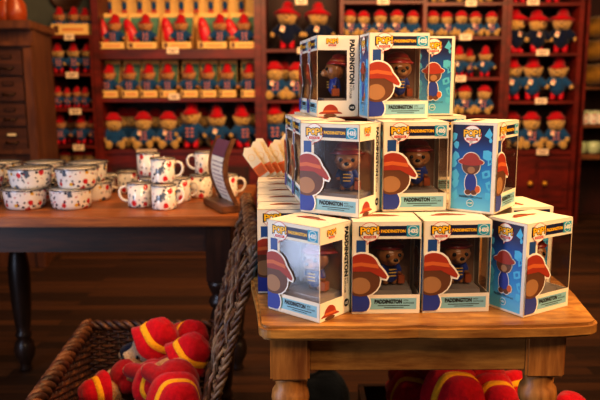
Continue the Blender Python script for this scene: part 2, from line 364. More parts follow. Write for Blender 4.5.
def build_toy():
    """small vinyl toy bear, feet at z=0, about .088 tall, facing -Y"""
    root = thing('toy_figure', 'x', 'toy figure')
    link('body', blob([[(0, 0, .026, .0125), (0, 0, .042, .010)], ((0, 0, .058), (.026, .022, .0205)), ((0, -.019, .0525), (.0120, .011, .009)), [(-.008, 0, .02, .0065), (-.008, -.001, .006, .006)], [(.008, 0, .02, .0065), (.008, -.001, .006, .006)],
          [(-.012, 0, .038, .005), (-.0175, -.003, .024, .0045)], [(.012, 0, .038, .005), (.0175, -.003, .024, .0045)]], 'vbrown', .0016, 2), root)
    link('coat', blob([[(0, 0, .019, .0150), (0, 0, .040, .0105)], [(-.012, 0, .039, .0058), (-.0172, -.002, .028, .0056)], [(.012, 0, .039, .0058), (.0172, -.002, .028, .0056)]], 'vblue', .0016, 1, 'coat'), root)
    X = Matrix.Translation((0, .004, 0)) @ Matrix.Rotation(R(-9), 4, 'X')
    h = MB(); h.lathe([(.0325, .0675), (.0335, .0690), (.0275, .0745), (.0245, .078), (.022, .087), (.014, .0925), (0, .094)], 'vred', 28, X, wob=lambda t, j: (1, .002*math.cos(2*t) if j < 2 else 0)); h.obj('hat', root, True)
    h = MB(); h.lathe([(.0282, .0742), (.0258, .0795), (.0245, .0795)], 'vcase', 28, X); h.obj('hat_band', root, True)
    h = MB(); h.ell((0, -.0225, .0515), (.0100, .0088, .0072), 'vtan', 16); h.obj('muzzle', root, True)
    g = MB()
    for z in (.033, .027, .021): g.box((-.007, -.0162, z-.001), (.007, -.0135, z+.001), 'vgold')
    g.obj('toggles', root)
    for x in (-.0105, .0105):
        g = MB(); g.ell((x*1.05, -.0190, .0600), .0038, 'nose', 12); g.obj('eye', root, True)
    g = MB(); g.ell((0, -.0305, .0545), (.0048, .003, .0035), 'nose', 12); g.obj('nose', root, True)
    g = MB(); g.box((.014, -.010, .003), (.026, .006, .019), 'vcase'); g.box((.017, -.004, .019), (.023, -.002, .022), 'vcase'); g.obj('suitcase', root, bevel=.001)
    return root
TOY = build_toy()
def place_box(p, yaw, z, label, toy=None, corner='fl'):
    o = copy_tree(BOX); o.name = 'figurine_box'
    yaw = R(yaw); off = Vector((0, 0, 0)) if corner == 'fl' else Vector((BW, 0, 0))
    o.rotation_euler = (0, 0, yaw); o.location = Vector((p[0], p[1], z))-Matrix.Rotation(yaw, 3, 'Z') @ off
    tag(o, label, 'toy box', 'window boxes piled on the pine table')
    if toy:
        q = copy_tree(TOY); q.name = 'toy_figure'; q.rotation_euler = (0, 0, yaw+R(toy[1]))
        q.location = o.location+Matrix.Rotation(yaw, 3, 'Z') @ Vector((.070, .044, .0375)); q.scale = (.94,)*3
        tag(q, toy[0], 'toy figure', 'toy figures inside the window boxes')
    return o
G = .0008
zb = [ZT+.0004, ZT+.0004+BH+G, ZT+.0004+2*(BH+G)]
place_box((.0313, 1.0802), 48.7-90, zb[0], 'corner-on box at the left front table corner, glare on its window', ('toy bear figure behind the glaring window of the left front corner box', 8), 'fr')
place_box((.0867, 1.1265), .9, zb[0], 'box facing the viewer in the bottom row, second from the left', ('toy bear figure in the second box of the bottom row', 12))
place_box((.2066, 1.1300), 3.5, zb[0], 'box facing the viewer in the bottom row, third from the left', ('toy bear figure in the third box of the bottom row', 2))
place_box((.3695, 1.1032), 32.2, zb[0], 'angled box at right end of bottom row, blue side panel turned outward', ('toy bear figure in the angled right end box of the bottom row', -20))
place_box((.0996, 1.156), 58.7-90, zb[1], 'middle row box at left, turned to show window and side lettering', ('toy bear figure in the middle row box at left', 25), 'fr')
place_box((.1465, 1.2133), 3.6, zb[1], 'middle row box at centre, facing straight out', ('toy bear figure in the centre box of the middle row', -10))
place_box((.3357, 1.1809), 55.3, zb[1], 'middle row box at right with its blue printed side facing out', ('toy bear figure in the middle row box with the blue side out', 0))
place_box((.129, 1.3108), 7.2, zb[2], 'top row box facing out, topmost in the middle of the pile', ('toy bear figure in the top row box facing out', 0))
place_box((.0345, 1.381), 8.2-90, zb[2], 'top row box at left with side window and vertical lettering outward', ('toy bear figure seen in profile in the top row box at left', 0), 'fr')
place_box((.0178, 1.4975), 8.2-90, zb[2], 'top row box tucked directly behind the leftmost top box', None, 'fr')
place_box((.3130, 1.425), 93, zb[2], 'top row box at right showing its blue printed side')
place_box((.002, 1.291), 8-90, zb[1], 'middle row box just behind the left turned box, front facing left', None, 'fr')
place_box((-.015, 1.408), 8-90, zb[1], 'middle row box farthest back at the left edge of the pile', None, 'fr')
place_box((.004, 1.530), 8-90, zb[1], 'hidden middle row box under the rear of the top left box', None, 'fr')
place_box((.1400, 1.3055), 3.6, zb[1], 'middle row box right behind the centre one, under the top box')
place_box((.2250, 1.420), 3, zb[1], 'middle row box at the back under the top right box')
for i, (x, y) in enumerate(((-.079, 1.243), (-.084, 1.330), (-.089, 1.417), (-.094, 1.504), (-.099, 1.591))):
    place_box((x, y), 1.5, zb[0], 'box in the left file of the bottom layer, %s behind the corner box' % ('first', 'second', 'third', 'fourth', 'fifth')[i])
place_box((.0900, 1.232), 1, zb[0], 'bottom layer box hidden right behind the second front box')
place_box((.2065, 1.240), 2, zb[0], 'bottom layer box hidden right behind the third front box')
place_box((.0900, 1.325), 1, zb[0], 'bottom layer box two rows behind the second front box')
place_box((.2065, 1.328), 1, zb[0], 'bottom layer box two rows behind the third front box')
place_box((.0900, 1.412), 1, zb[0], 'bottom layer box three rows behind the second front box')
place_box((.2065, 1.415), 1, zb[0], 'bottom layer box three rows behind the third front box')
place_box((.4700, 1.2650), 101, zb[0], 'bottom row box standing behind the angled right end box')
drop(BOX); drop(TOY)

# ------------------------------------------------------------------ room
m = MB(); m.box((-4, -1.5, ZF-.05), (5, 6.6, ZF), 'floor'); structure(m.obj('floor'))
m = MB(); m.box((-4, 5.65, ZF), (5, 5.75, 2.0), 'wall'); structure(m.obj('wall_back'))
m = MB(); m.box((3.2, -1.5, ZF), (3.3, 5.65, 2.0), 'brownwall'); structure(m.obj('wall_right'))
m = MB(); m.box((-3.1, 1.9, ZF), (-3.0, 5.65, 2.0), 'brownwall'); m.box((-3.1, -1.5, 1.3), (-3.0, 1.9, 2.0), 'brownwall'); structure(m.obj('wall_left'))
m = MB(); m.box((-4, -1.5, 2.0), (5, 5.75, 2.05), 'ceil'); structure(m.obj('ceiling'))

# ------------------------------------------------------------------ tables
def turned(mb, x, y, z0, z1, r, mat, style=0):
    H = z1-z0
    if style == 0: pr = [(0, 0), (.55, 0), (.6, .015), (.5, .035), (.62, .06), (.9, .10), (.98, .14), (.85, .19), (.55, .22), (.75, .235), (.75, .255), (.6, .27), (.72, .32), (.88, .45), (.98, .6), (.98, .7), (.8, .78), (.62, .82), (.85, .835), (.95, .86), (.85, .885), (.65, .9), (.8, .93), (1.0, .97), (1.0, 1)]
    else: pr = [(0, 0), (.5, 0), (.55, .02), (.5, .06), (.8, .12), (.85, .16), (.6, .2), (.7, .3), (.95, .5), (1.02, .66), (1.0, .76), (.85, .84), (.62, .885), (.62, .9), (.86, .91), (.92, .93), (.86, .952), (.70, .965), (.74, .99), (.74, 1)]
    mb.lathe([(a*r, z0+b*H) for a, b in pr], mat, 28, Matrix.Translation((x, y, 0)))
# front pine table
T = thing('pine_table', 'small old honey pine table with turned legs under the box pile', 'table', (0, 0, ZF))
def slab(pts, z0, z1, mat, cuts=10):
    n = len(pts); b = MB(); b.add([(x, y, z0) for x, y in pts]+[(x, y, z1) for x, y in pts], [tuple(range(n-1, -1, -1)), tuple(range(n, 2*n))]+[(i, (i+1) % n, n+(i+1) % n, n+i) for i in range(n)], mat); return b
pts = []
def arc(cx, cy, r, a0, a1): return [(cx+r*math.cos(R(a0+(a1-a0)*i/6)), cy+r*math.sin(R(a0+(a1-a0)*i/6))) for i in range(7)]
pts += arc(-.045, 1.088, .024, 180, 262)
pts += [(.06, 1.0625), (.14, 1.0615), (.19, 1.0655), (.22, 1.0625), (.33, 1.064), (.42, 1.068)]
pts += arc(.462, 1.105, .030, 272, 368)
pts += [(.500, 1.17), (.512, 1.25), (.514, 1.83), (-.110, 1.83), (-.107, 1.5), (-.098, 1.33), (-.080, 1.2), (-.0715, 1.12)]
b = slab(pts, ZT-.024-ZF, ZT-ZF, 'pine'); b.obj('tabletop', T, bevel=.005)
zl = ZT-.024-ZF
for (x, y) in ((-.018, 1.125), (.412, 1.135), (-.018, 1.72), (.412, 1.72)):
    l = MB(); l.box((x-.033, y-.033, zl-.082), (x+.033, y+.033, zl), 'pine_v'); me = l.mesh('leg', bevel=.004); lo = link('leg', me, T)
    l = MB(); turned(l, x, y, 0, zl-.0815, .036, 'pine_v', 1); l.obj('turned_shaft', lo, True)
for (x0, y0, x1, y1) in ((.015, 1.108, .379, 1.128), (.015, 1.73, .379, 1.75)):
    l = MB(); l.box((x0, y0, zl-.070), (x1, y1, zl), 'pine'); l.obj('apron', T, bevel=.002)
for x in (-.043, .419):
    l = MB(); l.box((x, 1.158, zl-.070), (x+.018, 1.687, zl), 'pine'); l.obj('apron', T, bevel=.002)
# enamelware table
T = thing('serving_table', 'dark framed table with brown top carrying enamel bowls and mugs', 'table', (0, 0, ZF))
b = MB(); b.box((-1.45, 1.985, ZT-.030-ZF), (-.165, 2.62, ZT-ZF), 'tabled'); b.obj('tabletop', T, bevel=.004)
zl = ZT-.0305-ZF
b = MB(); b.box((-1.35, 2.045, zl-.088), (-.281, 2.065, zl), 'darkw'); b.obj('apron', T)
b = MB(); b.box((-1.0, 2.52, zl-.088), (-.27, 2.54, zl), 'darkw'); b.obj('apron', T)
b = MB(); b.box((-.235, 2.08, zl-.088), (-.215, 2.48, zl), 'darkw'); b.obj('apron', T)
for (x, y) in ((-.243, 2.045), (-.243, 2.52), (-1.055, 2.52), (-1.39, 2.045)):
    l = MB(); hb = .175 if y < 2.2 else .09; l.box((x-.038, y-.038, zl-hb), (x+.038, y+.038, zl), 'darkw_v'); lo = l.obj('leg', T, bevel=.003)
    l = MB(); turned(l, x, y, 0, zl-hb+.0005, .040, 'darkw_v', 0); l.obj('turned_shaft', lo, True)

# ------------------------------------------------------------------ enamelware
def bowl_proto():
    r = thing('enamel_bowl', 'x', 'bowl')
    b = MB(); b.lathe([(.052, 0), (.057, .003), (.061, .015), (.0655, .055), (.066, .060)], 'enamel', 40)
    b.lathe([(.0645, .060), (.060, .020), (.055, .006), (0, .005)], 'enin', 40); b.obj('vessel', r, True)
    b = MB(); b.lathe([(.0658, .0585), (.0705, .0600), (.0712, .0615), (.0700, .0628), (.0640, .0622), (.0636, .0600)], 'rim', 40); b.obj('rim', r, True)
    return r
def mug_proto():
    r = thing('enamel_mug', 'x', 'mug')
    b = MB(); b.lathe([(.033, 0), (.0365, .002), (.0378, .006), (.0382, .074)], 'enamel', 36); b.lathe([(.0366, .074), (.0362, .008), (0, .006)], 'enin', 36); b.obj('vessel', r, True)
    b = MB(); b.lathe([(.0380, .0725), (.0400, .0735), (.0403, .075), (.0395, .0763), (.0370, .0758), (.0366, .0735)], 'rim', 36); b.obj('rim', r, True)
    b = MB(); P = [(.037, .060), (.047, .064), (.058, .060), (.0635, .049), (.0625, .035), (.055, .023), (.045, .018), (.037, .017)]
    b.tube([(x, 0, z) for x, z in P], .0046, 'enin', 8); b.obj('handle', r, True)
    return r
BP, MP = bowl_proto(), mug_proto()
def put(proto, name, X, Y, z, yaw, label, cat, group, tilt=(0, 0)):
    o = copy_tree(proto); o.name = name; o.location = (X, Y, z); o.rotation_euler = (tilt[0], tilt[1], yaw); return tag(o, label, cat, group)
def X_of(u, Y, z): return (u-300)/FPX*depth(Y, z)
bowls = [(26, 2.150, 0, 'lower bowl of the front stack nearest the table corner at left'), (72, 2.150, 0, 'lower bowl of the second front stack, nearer the mugs'),
         (31, 2.165, 1, 'upper bowl of the front stack nearest the table corner at left'), (78, 2.165, 1, 'upper bowl of the second front stack, nearer the mugs'),
         (-20, 2.17, 0, 'lower bowl of the front stack cut by the left picture edge'), (-16, 2.185, 1, 'upper bowl cut by the left picture edge, front row'),
         (1, 2.32, 0, 'lower bowl of the rear stack cut by the left picture edge'), (2, 2.325, 1, 'upper bowl of the rear stack cut by the left picture edge'),
         (47, 2.31, 0, 'lower bowl of the rear middle stack'), (46, 2.32, 1, 'upper bowl of the rear middle stack behind the front bowls'),
         (93, 2.30, 0, 'lower bowl of the rear stack nearest the mugs'), (88, 2.31, 1, 'upper bowl of the rear stack nearest the mugs')]
for u, Y, k, lab in bowls:
    z = ZT+.0005+k*.0630; put(BP, 'enamel_bowl', X_of(u, Y, z), Y, z, random.random()*6, 'white enamel doodle '+lab if len(lab.split()) < 13 else 'white enamel '+lab, 'bowl', 'enamel bowls on the serving table')
# one more lower bowl peeking out beside the rear stack
z = ZT+.0005; put(BP, 'enamel_bowl', X_of(99, 2.452, z), 2.452, z, 1, 'single enamel bowl peeking out behind the rear stack beside the mugs', 'bowl', 'enamel bowls on the serving table')
mugs = [(164.5, 2.120, 0, -5, 'front mug of the left cluster, handle to the right'), (140.5, 2.165, 0, 185, 'front mug of the left cluster with handle to the left'),
        (180, 2.270, 0, -8, 'lower mug half hidden at the right of the left cluster'), (129, 2.44, 0, 190, 'lower mug at the rear left of the cluster beside the bowls'),
        (152, 2.255, 0, 80, 'lower mug hidden in the middle of the left cluster'), (149, 2.36, 0, 95, 'lower mug hidden at the back of the left cluster'),
        (163.5, 2.170, 1, -3, 'upper mug stacked at the front of the left cluster'), (149, 2.335, 1, 120, 'upper mug stacked at the back of the left cluster'),
        (201.5, 2.345, 0, 100, 'lower mug of the pair left of the wooden sign'), (206.5, 2.365, 1, 182, 'upper mug of the pair left of the wooden sign'),
        (227, 2.345, 0, -5, 'mug peeking out behind the wooden sign, handle right')]
for u, Y, k, yw, lab in mugs:
    z = ZT+.0005+k*.0765; put(MP, 'enamel_mug', X_of(u, Y, z), Y, z, R(yw), 'white doodle enamel '+lab, 'mug', 'enamel mugs on the serving table')
drop(BP); drop(MP)

# wooden menu sign
S = thing('wooden_sign_holder', 'curved walnut sign holder with printed card on the serving table', 'sign holder', (-.241, 2.13, ZT+.0005), R(-66))
b = MB(); b.box((-.095, -.035, 0), (.100, .035, .020), 'signw'); b.obj('base', S, bevel=.003)
def cur(z): return .020-.055*math.sin(z/.20*math.pi*.95)*.62
for x in (-.078, .070):
    b = MB(); zs = [i*.2/14 for i in range(15)]
    vs = []; fs = []
    for z in zs:
        for (dx, dy) in ((0, -.007), (.010, -.007), (.010, .007), (0, .007)): vs.append((x+dx, cur(z)+dy, .0195+z))
    for i in range(14):
        for k in range(4): fs.append((i*4+k, i*4+(k+1) % 4, (i+1)*4+(k+1) % 4, (i+1)*4+k))
    fs += [(0, 3, 2, 1), (56, 57, 58, 59)]
    b.add(vs, fs, 'signw'); b.obj('side_frame', S)
b = MB()
def strip(x0, x1, za, zb_, mat, off=0):
    n = 8
    for i in range(n):
        a = za+(zb_-za)*i/n; c = za+(zb_-za)*(i+1)/n
        b.add([(x0, cur(a)-off, .0195+a), (x1, cur(a)-off, .0195+a), (x1, cur(c)-off, .0195+c), (x0, cur(c)-off, .0195+c)], [(0, 1, 2, 3)], mat)
strip(-.068, .070, .002, .192, 'paper'); strip(-.068, .070, .142, .192, 'purple', .0006)
for i in range(9):
    z = .016+i*.0135; strip(-.055, .02+.012*(i % 3), z, z+.0025, 'purple', .0006); strip(.042, .058, z, z+.004, 'purple', .0006)
b.obj('card', S)

# rack with packets behind the box pile
r = thing('card_rack', 'small wooden rack holding paper packets behind the box pile', 'rack', (-.045, 1.757, ZT))
for (x0, x1, y0, y1, z1) in ((-.055, .125, -.045, -.040, .12), (-.055, .125, .040, .045, .15), (-.060, -.055, -.045, .045, .14), (.125, .130, -.045, .045, .14)):
    b = MB(); b.box((x0, y0, .004), (x1, y1, z1), 'signw'); b.obj('panel', r)
b = MB(); b.box((-.060, -.045, 0), (.130, .045, .004), 'signw'); b.obj('bottom_board', r)
wh = ['first', 'second', 'third', 'fourth', 'fifth', 'sixth', 'seventh', 'eighth', 'ninth']
for i in range(9):
    x = -.086+i*.0155; tl = R(-36+3.0*i+(i % 2)*5); yy = 1.7285+i*.0068
    b = MB(); w, h = .028, .090+.010*(i % 3)
    X = Matrix.Translation((x, yy, ZT+.152)) @ Matrix.Rotation(tl, 4, 'Y') @ Matrix.Rotation(R(-6), 4, 'X')
    b.add([(-w/2, -.0022, 0), (w/2, -.0022, 0), (w/2, -.0022, h-.008), (0, -.0022, h), (-w/2, -.0022, h-.012), (-w/2, .0022, 0), (w/2, .0022, 0), (w/2, .0022, h-.008), (0, .0022, h), (-w/2, .0022, h-.012)],
          [(0, 1, 2, 3, 4), (9, 8, 7, 6, 5), (0, 5, 6, 1), (1, 6, 7, 2), (2, 7, 8, 3), (3, 8, 9, 4), (4, 9, 5, 0)], 'cream2', X)
    b.box((-w/2, -.0028, .008), (w/2, -.0023, .036), 'orange', X); b.box((-w/2+.004, -.0034, .013), (w/2-.004, -.0029, .031), 'hatp2', X)
    Z = X @ Matrix.Translation((0, -.0023, .060)) @ Matrix.Rotation(R(90), 4, 'X'); b.lathe([(.009, 0), (.009, .0004)], 'kraft', 20, Z); b.lathe([(.0076, .0005), (.0076, .0008)], 'cream2', 20, Z)
    o = b.obj('paper_packet'); tag(o, 'cream and orange paper packet, %s from the left in the rack' % wh[i], 'packet', 'paper packets in the rack')

# ------------------------------------------------------------------ wicker hamper
def weave(mb, O, U, V, N, L, Hh, mat, row=.009, st=.028, r=.0042, amp=.005):
    """woven panel: O origin, U along, V up, N out"""
    O, U, V, N = map(Vector, (O, U, V, N)); ns = max(2, int(L/st)); nr = int(Hh/row)
    for i in range(ns+1): mb.tube([O+U*(L*i/ns)+V*t*Hh for t in (0, .5, 1)], r*.9, mat, 5)
    for j in range(nr):
        ph = j % 2; pts = []
        for i in range(ns*2+1):
            s = math.cos(math.pi*(i/2+ph)); pts.append(O+U*(L*i/(ns*2))+V*((j+.5)*row+random.uniform(-.0012, .0012))+N*(amp*s))
        mb.tube(pts, r*random.uniform(.85, 1.1), mat if j % 5 else ('wickd' if mat != 'wickd' else 'wick'), 5)
def rope(mb, A, B, r, mats, turns_per_m=22, strands=3, loose=0):
    A, B = Vector(A), Vector(B); t = (B-A).normalized(); q = t.cross(Vector((0, 0, 1))).normalized() if abs(t.z) < .9 else Vector((1, 0, 0)); w = t.cross(q); L = (B-A).length; n = int(L*120)
    for k in range(strands):
        pts = []
        for i in range(n+1):
            s = L*i/n; a = 2*math.pi*(s*turns_per_m+k/strands); rr = r*(1+loose*math.sin(s*70+k)); pts.append(A+t*s+(q*math.cos(a)+w*math.sin(a))*rr)
        mb.tube(pts, r*.72, mats[k % len(mats)], 6)
Hm = thing('wicker_hamper', 'brown wicker hamper with open lid, full of plush bears, on the floor', 'hamper', (0, 0, 0))
nl, fl, nr_, fr = Vector((-.575, 1.22, 0)), Vector((-.618, 1.93, 0)), Vector((-.185, 1.22, 0)), Vector((-.243, 1.93, 0))
zr = -.700; hh = zr-ZF-.01; up = Vector((0, 0, 1))
b = MB()
for A, B_ in ((nl, fl), (fl, fr), (fr, nr_), (nr_, nl)):
    U = (B_-A).normalized(); N = U.cross(up); weave(b, A+up*(ZF+.008), U, up, -N, (B_-A).length, hh, 'wickd')
b.add([p+up*(ZF+.012) for p in (nl, nr_, fr, fl)], [(0, 1, 2, 3)], 'wickd')
b.obj('basket_wall', Hm, True)
b = MB()
rope(b, nl+up*zr, fl+up*zr, .013, ['wick', 'wickd', 'wick'], 11); rope(b, fl+up*zr, fr+up*zr, .010, ['wickd', 'wick', 'wickd'], 13); rope(b, fr+up*zr, nr_+up*zr, .010, ['wickd', 'wick'], 13); rope(b, nl+up*zr, nr_+up*zr, .012, ['wickd', 'wick'], 13)
b.obj('braided_rim', Hm, True)
# lid: hinged along the right rim, leaning on the pine table
h0, h1 = Vector((-.186, 1.36, zr+.012)), Vector((-.240, 1.93, zr+.012))
t0, t1 = Vector((-.086, 1.36, -.335)), Vector((-.150, 1.935, -.325))
U = (h1-h0).normalized(); V = (t0-h0).normalized(); N = U.cross(V).normalized()
lid = MB(); weave(lid, h0, U, V, N, (h1-h0).length, (t0-h0).length, 'wickl', .0105, .03, .0052, .0065)
lo = lid.obj('lid', Hm, True)
b = MB(); rope(b, h0, t0, .0062, ['wickl', 'wick', 'wickl'], 16, 3, .3); rope(b, h1, t1, .008, ['wickl', 'wick', 'wickl'], 12, 3, .3)
b.tube([t0+(t1-t0)*i/20+Vector((0, 0, .002*math.sin(i*2))) for i in range(21)], .012, 'wick', 10)
rope(b, t0-V*.004, t1-V*.004, .0125, ['wick', 'wickl', 'wick'], 24)
for k in range(90):        # loose diagonal wisps over the weave
    s = random.random(); a = h0+(h1-h0)*s+V*random.uniform(0, .27)-N*.008; e = a+U*random.uniform(-.07, .07)+V*random.uniform(.05, .09)
    b.tube([a, (a+e)/2-N*.009, e], .0042, ('wickl', 'wick')[k % 2], 5)
b.obj('lid_border', lo, True)

# ------------------------------------------------------------------ plush bears
def hat_mesh(kind, mat):
    b = MB()
    if kind == 'bucket':
        b.lathe([(.265, -.045), (.275, -.03), (.215, .03), (.175, .06), (.165, .14), (.13, .21), (.06, .245), (0, .25)], mat, 28, wob=lambda t, j: (1+.05*math.sin(3*t), (.03*math.cos(2*t+.6) if j < 2 else (.012*math.sin(t*2) if j > 4 else 0))))
    elif kind == 'wide':
        b.lathe([(.36, -.05), (.37, -.03), (.24, .045), (.18, .09), (.165, .16), (.12, .21), (.05, .23), (0, .23)], mat, 28, wob=lambda t, j: (1+.05*math.sin(3*t), (.035*math.cos(2*t) if j < 2 else 0)))
    else:   # soft turned-up brim close to the head
        b.lathe([(.19, -.02), (.235, .0), (.245, .05), (.215, .085), (.185, .075), (.175, .14), (.13, .20), (.05, .225), (0, .225)], mat, 28, wob=lambda t, j: (1+.04*math.sin(4*t), .025*math.cos(2*t+1) if 0 < j < 4 else 0))
    return b.mesh('hat', True)
def face(root, hc, k=1):
    for x in (-.065, .065):
        b = MB(); b.ell((x*k, hc[1]-.165*k, hc[2]+.035*k), .018*k, 'nose', 10); b.obj('eye', root, True)
    b = MB(); b.ell((0, hc[1]-.235*k, hc[2]-.015*k), (.032*k, .02*k, .022*k), 'nose', 10); b.obj('nose', root, True)
def toggles(mb, zs, y, w=.1):
    for z in zs:
        for x in (-w*.55, w*.55): mb.box((x-w*.33, y-.02, z-.014), (x+w*.33, y+.02, z+.014), 'toggle')
def bear(pose='sit', fur='fur', coat='blue', hat='soft', hatmat='red', tg=False, tagged=False):
    root = thing('plush_bear', 'x', 'plush bear')
    hz = .62 if pose == 'sit' else .665
    head = [((0, 0, hz), (.225, .19, .175)), ((0, -.17, hz-.045), (.10, .09, .075)), ((-.20, .02, hz+.06), (.055, .035, .055)), ((.20, .02, hz+.06), (.055, .035, .055))]
    if pose == 'sit':
        ch = head+[((0, .02, .30), (.2, .17, .24)), [(-.11, -.06, .13, .10), (-.18, -.30, .10, .088)], [(.11, -.06, .13, .10), (.18, -.30, .10, .088)], ((-.185, -.36, .125), (.098, .06, .122)), ((.185, -.36, .125), (.098, .06, .122)),
              [(-.19, 0, .43, .07), (-.29, -.12, .27, .066), (-.29, -.19, .23, .075)], [(.19, 0, .43, .07), (.29, -.12, .27, .066), (.29, -.19, .23, .075)]]
        cc = [((0, .015, .32), (.225, .195, .21)), ((0, .01, .2), (.235, .21, .12)), [(-.17, 0, .44, .095), (-.285, -.10, .30, .088)], [(.17, 0, .44, .095), (.285, -.10, .30, .088)]]
    elif pose == 'fire':
        ch = head+[((0, .02, .30), (.2, .17, .24)), [(-.11, -.06, .13, .10), (-.16, -.30, .10, .088)], [(.11, -.06, .13, .10), (.16, -.30, .10, .088)], [(-.19, 0, .43, .07), (-.27, -.14, .25, .07)], [(.19, 0, .43, .07), (.27, -.14, .25, .07)]]
        cc = [((0, .015, .32), (.225, .195, .21)), [(-.17, 0, .44, .095), (-.26, -.11, .30, .088)], [(.17, 0, .44, .095), (.26, -.11, .30, .088)]]
    else:
        ch = head+[((0, 0, .38), (.17, .14, .2)), [(-.09, 0, .25, .075), (-.09, 0, .08, .07)], [(.09, 0, .25, .075), (.09, 0, .08, .07)], [(-.16, 0, .47, .065), (-.31, -.06, .34, .058), (-.335, -.08, .31, .064)], [(.16, 0, .47, .065), (.31, -.06, .34, .058), (.335, -.08, .31, .064)]]
        cc = [[(0, 0, .30, .205), (0, 0, .38, .19), (0, 0, .46, .15)], [(-.14, 0, .48, .085), (-.285, -.05, .365, .085)], [(.14, 0, .48, .085), (.285, -.05, .365, .085)]]
    link('body', blob(ch, fur, .02, 4), root); c = link('coat', blob(cc, coat, .02, 2, 'coat'), root)
    if tg:
        b = MB(); toggles(b, (.42, .34, .26) if pose == 'sit' else (.44, .36, .28), -.185); b.obj('toggles', root)
    if pose == 'stand':
        for s in (-1, 1): link('boot', blob([[(s*.095, 0, .20, .078), (s*.095, 0, .09, .078)], ((s*.1, -.05, .055), (.078, .13, .055))], 'boot', .02, 2, 'boot'), root)
    face(root, (0, -.025, hz))
    h = link('hat', hat_mesh(hat, hatmat), root); h.location = (0, .05, hz+(.105 if hat == 'soft' else .085)); h.rotation_euler = (R(-16), R(4), 0); h.scale = (1.04 if hat == 'soft' else .84, .95, 1.05 if hat == 'soft' else 1.15)
    if hat == 'fire_': pass
    if tagged:
        b = MB(); b.box((-.05, -.003, -.06), (.05, .003, .06), 'tag'); b.box((-.035, -.005, .0), (.035, -.003, .04), 'redp'); t = b.obj('swing_tag', root); t.location = (-.09, -.24, .42); t.rotation_euler = (R(-10), R(20), 0)
    return root
P = dict(sit=bear('sit', tg=False), sitt=bear('sit', tagged=True, tg=True), stand=bear('stand', hat='bucket', tg=True), standt=bear('stand', hat='bucket', tagged=True),
         big=bear('stand', coat='navyc', hat='wide', tagged=True), boxed=bear('stand', fur='furb', hat='bucket', hatmat='red', tg=True), sitd=bear('sit', hatmat='redd'))  # sitd: dimness of the rear rows put into a darker hat red
BS = {}
ordn = ['first', 'second', 'third', 'fourth', 'fifth', 'sixth', 'seventh', 'eighth']
def place_bear(kind, x, y, z, h, yaw, label, group, tilt=0, lean=0):
    o = copy_tree(P[kind]); o.name = 'plush_bear'; s = h/.97; o.scale = (s*.93, s, s); o.location = (x, y, z); o.rotation_euler = (R(lean), R(tilt), R(yaw)); return tag(o, label, 'plush bear', group)

# ------------------------------------------------------------------ shelving along the back wall
YB, YW = 5.2, 5.62                   # shelf fronts, back
def ux(u): return (u-300)/FPX*depth(YB, 0)
def vz(v): return at(300, v, Y=YB).z
def bookcase(name, label, u0, u1, shelves, z0=ZF, z1=1.2, th=.022, ups=(), post=.04, smat='mahog'):
    r = thing(name, label, 'bookcase', ((ux(u0)+ux(u1))/2, YW, ZF)); ox, oy, oz = r.location
    def bx(nm, a, b_, mat, bev=0):
        b = MB(); b.box((a[0]-ox, a[1]-oy, a[2]-oz), (b_[0]-ox, b_[1]-oy, b_[2]-oz), mat); return b.obj(nm, r, bevel=bev)
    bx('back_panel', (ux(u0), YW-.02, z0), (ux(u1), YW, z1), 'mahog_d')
    for u in (u0, u1)+tuple(ups):
        xx = ux(u); a, c = (xx, xx+post) if u == u0 else ((xx-post, xx) if u == u1 else (xx-.015, xx+.015)); bx('side_panel' if u in (u0, u1) else 'divider', (a, YB, z0), (c, YW-.0205, z1), 'mahog')
    edges = [u0]+sorted(ups)+[u1]
    for (k, v, t) in shelves:
        a, c = ux(edges[k])+(post if k == 0 else .015), ux(edges[k+1])-(post if k == len(edges)-2 else .015)
        z = vz(v); bx('shelf', (a+.0005, YB+.002, z-t), (c-.0005, YW-.0205, z), smat)
    return r, bx
def row(case, items, v, names, group, where, dy=.10):
    z = vz(v); n = len(items)
    for i, (u, h, kind, *ex) in enumerate(items):
        yw = ex[0] if ex else random.uniform(-12, 12); d = ex[1] if len(ex) > 1 else 0
        Y = YB+dy+d; hh_ = h*depth(Y, z)/FPX; x = (u-300)/FPX*depth(Y, z)
        o = place_bear(kind, x, Y, z+.001, hh_, yw+math.degrees(math.atan2(-x, Y))*.5, '%s, %s from left, %s' % (names[kind], ordn[i] if i < 8 else str(i), where), group, tilt=random.uniform(-3, 3) if kind.startswith('sit') else 0)
NM = dict(sit='seated plush bear in blue coat', sitt='seated plush bear with paper tag', stand='standing plush bear in red boots', standt='standing tagged plush bear in red boots', big='large plush bear in navy coat', boxed='plush bear with pink toggles', sitd='dim red-hatted plush bear')
# A: wide case with the boxed bears
A, bx = bookcase('display_bookcase', 'wide mahogany display case with boxed bears behind the mugs', 95, 262, [(0, 97.5, .028), (0, 149, .03)], post=.05)
z = vz(48.5); bx('shelf', (ux(95)+.05, YB-.01, z-.070), (ux(262)-.05, YW-.0205, z), 'mahog')
bx('back_board', (ux(98)+.03, YW-.03, vz(48)), (ux(258), YW-.021, 1.1), 'kraft')
zc = vz(149)-.03
bx('cupboard_front', (ux(95)+.0505, YB+.02, ZF+.08), (ux(262)-.0505, YB+.05, zc-.001), 'mahog')
for u0, u1 in ((101, 152), (156, 207), (211, 255)):
    bx('door', (ux(u0), YB+.004, ZF+.14), (ux(u1), YB+.0195, zc-.05), 'mahog', .003); bx('door_panel', (ux(u0)+.05, YB-.002, ZF+.19), (ux(u1)-.05, YB+.0035, zc-.10), 'mahog_d', .002)
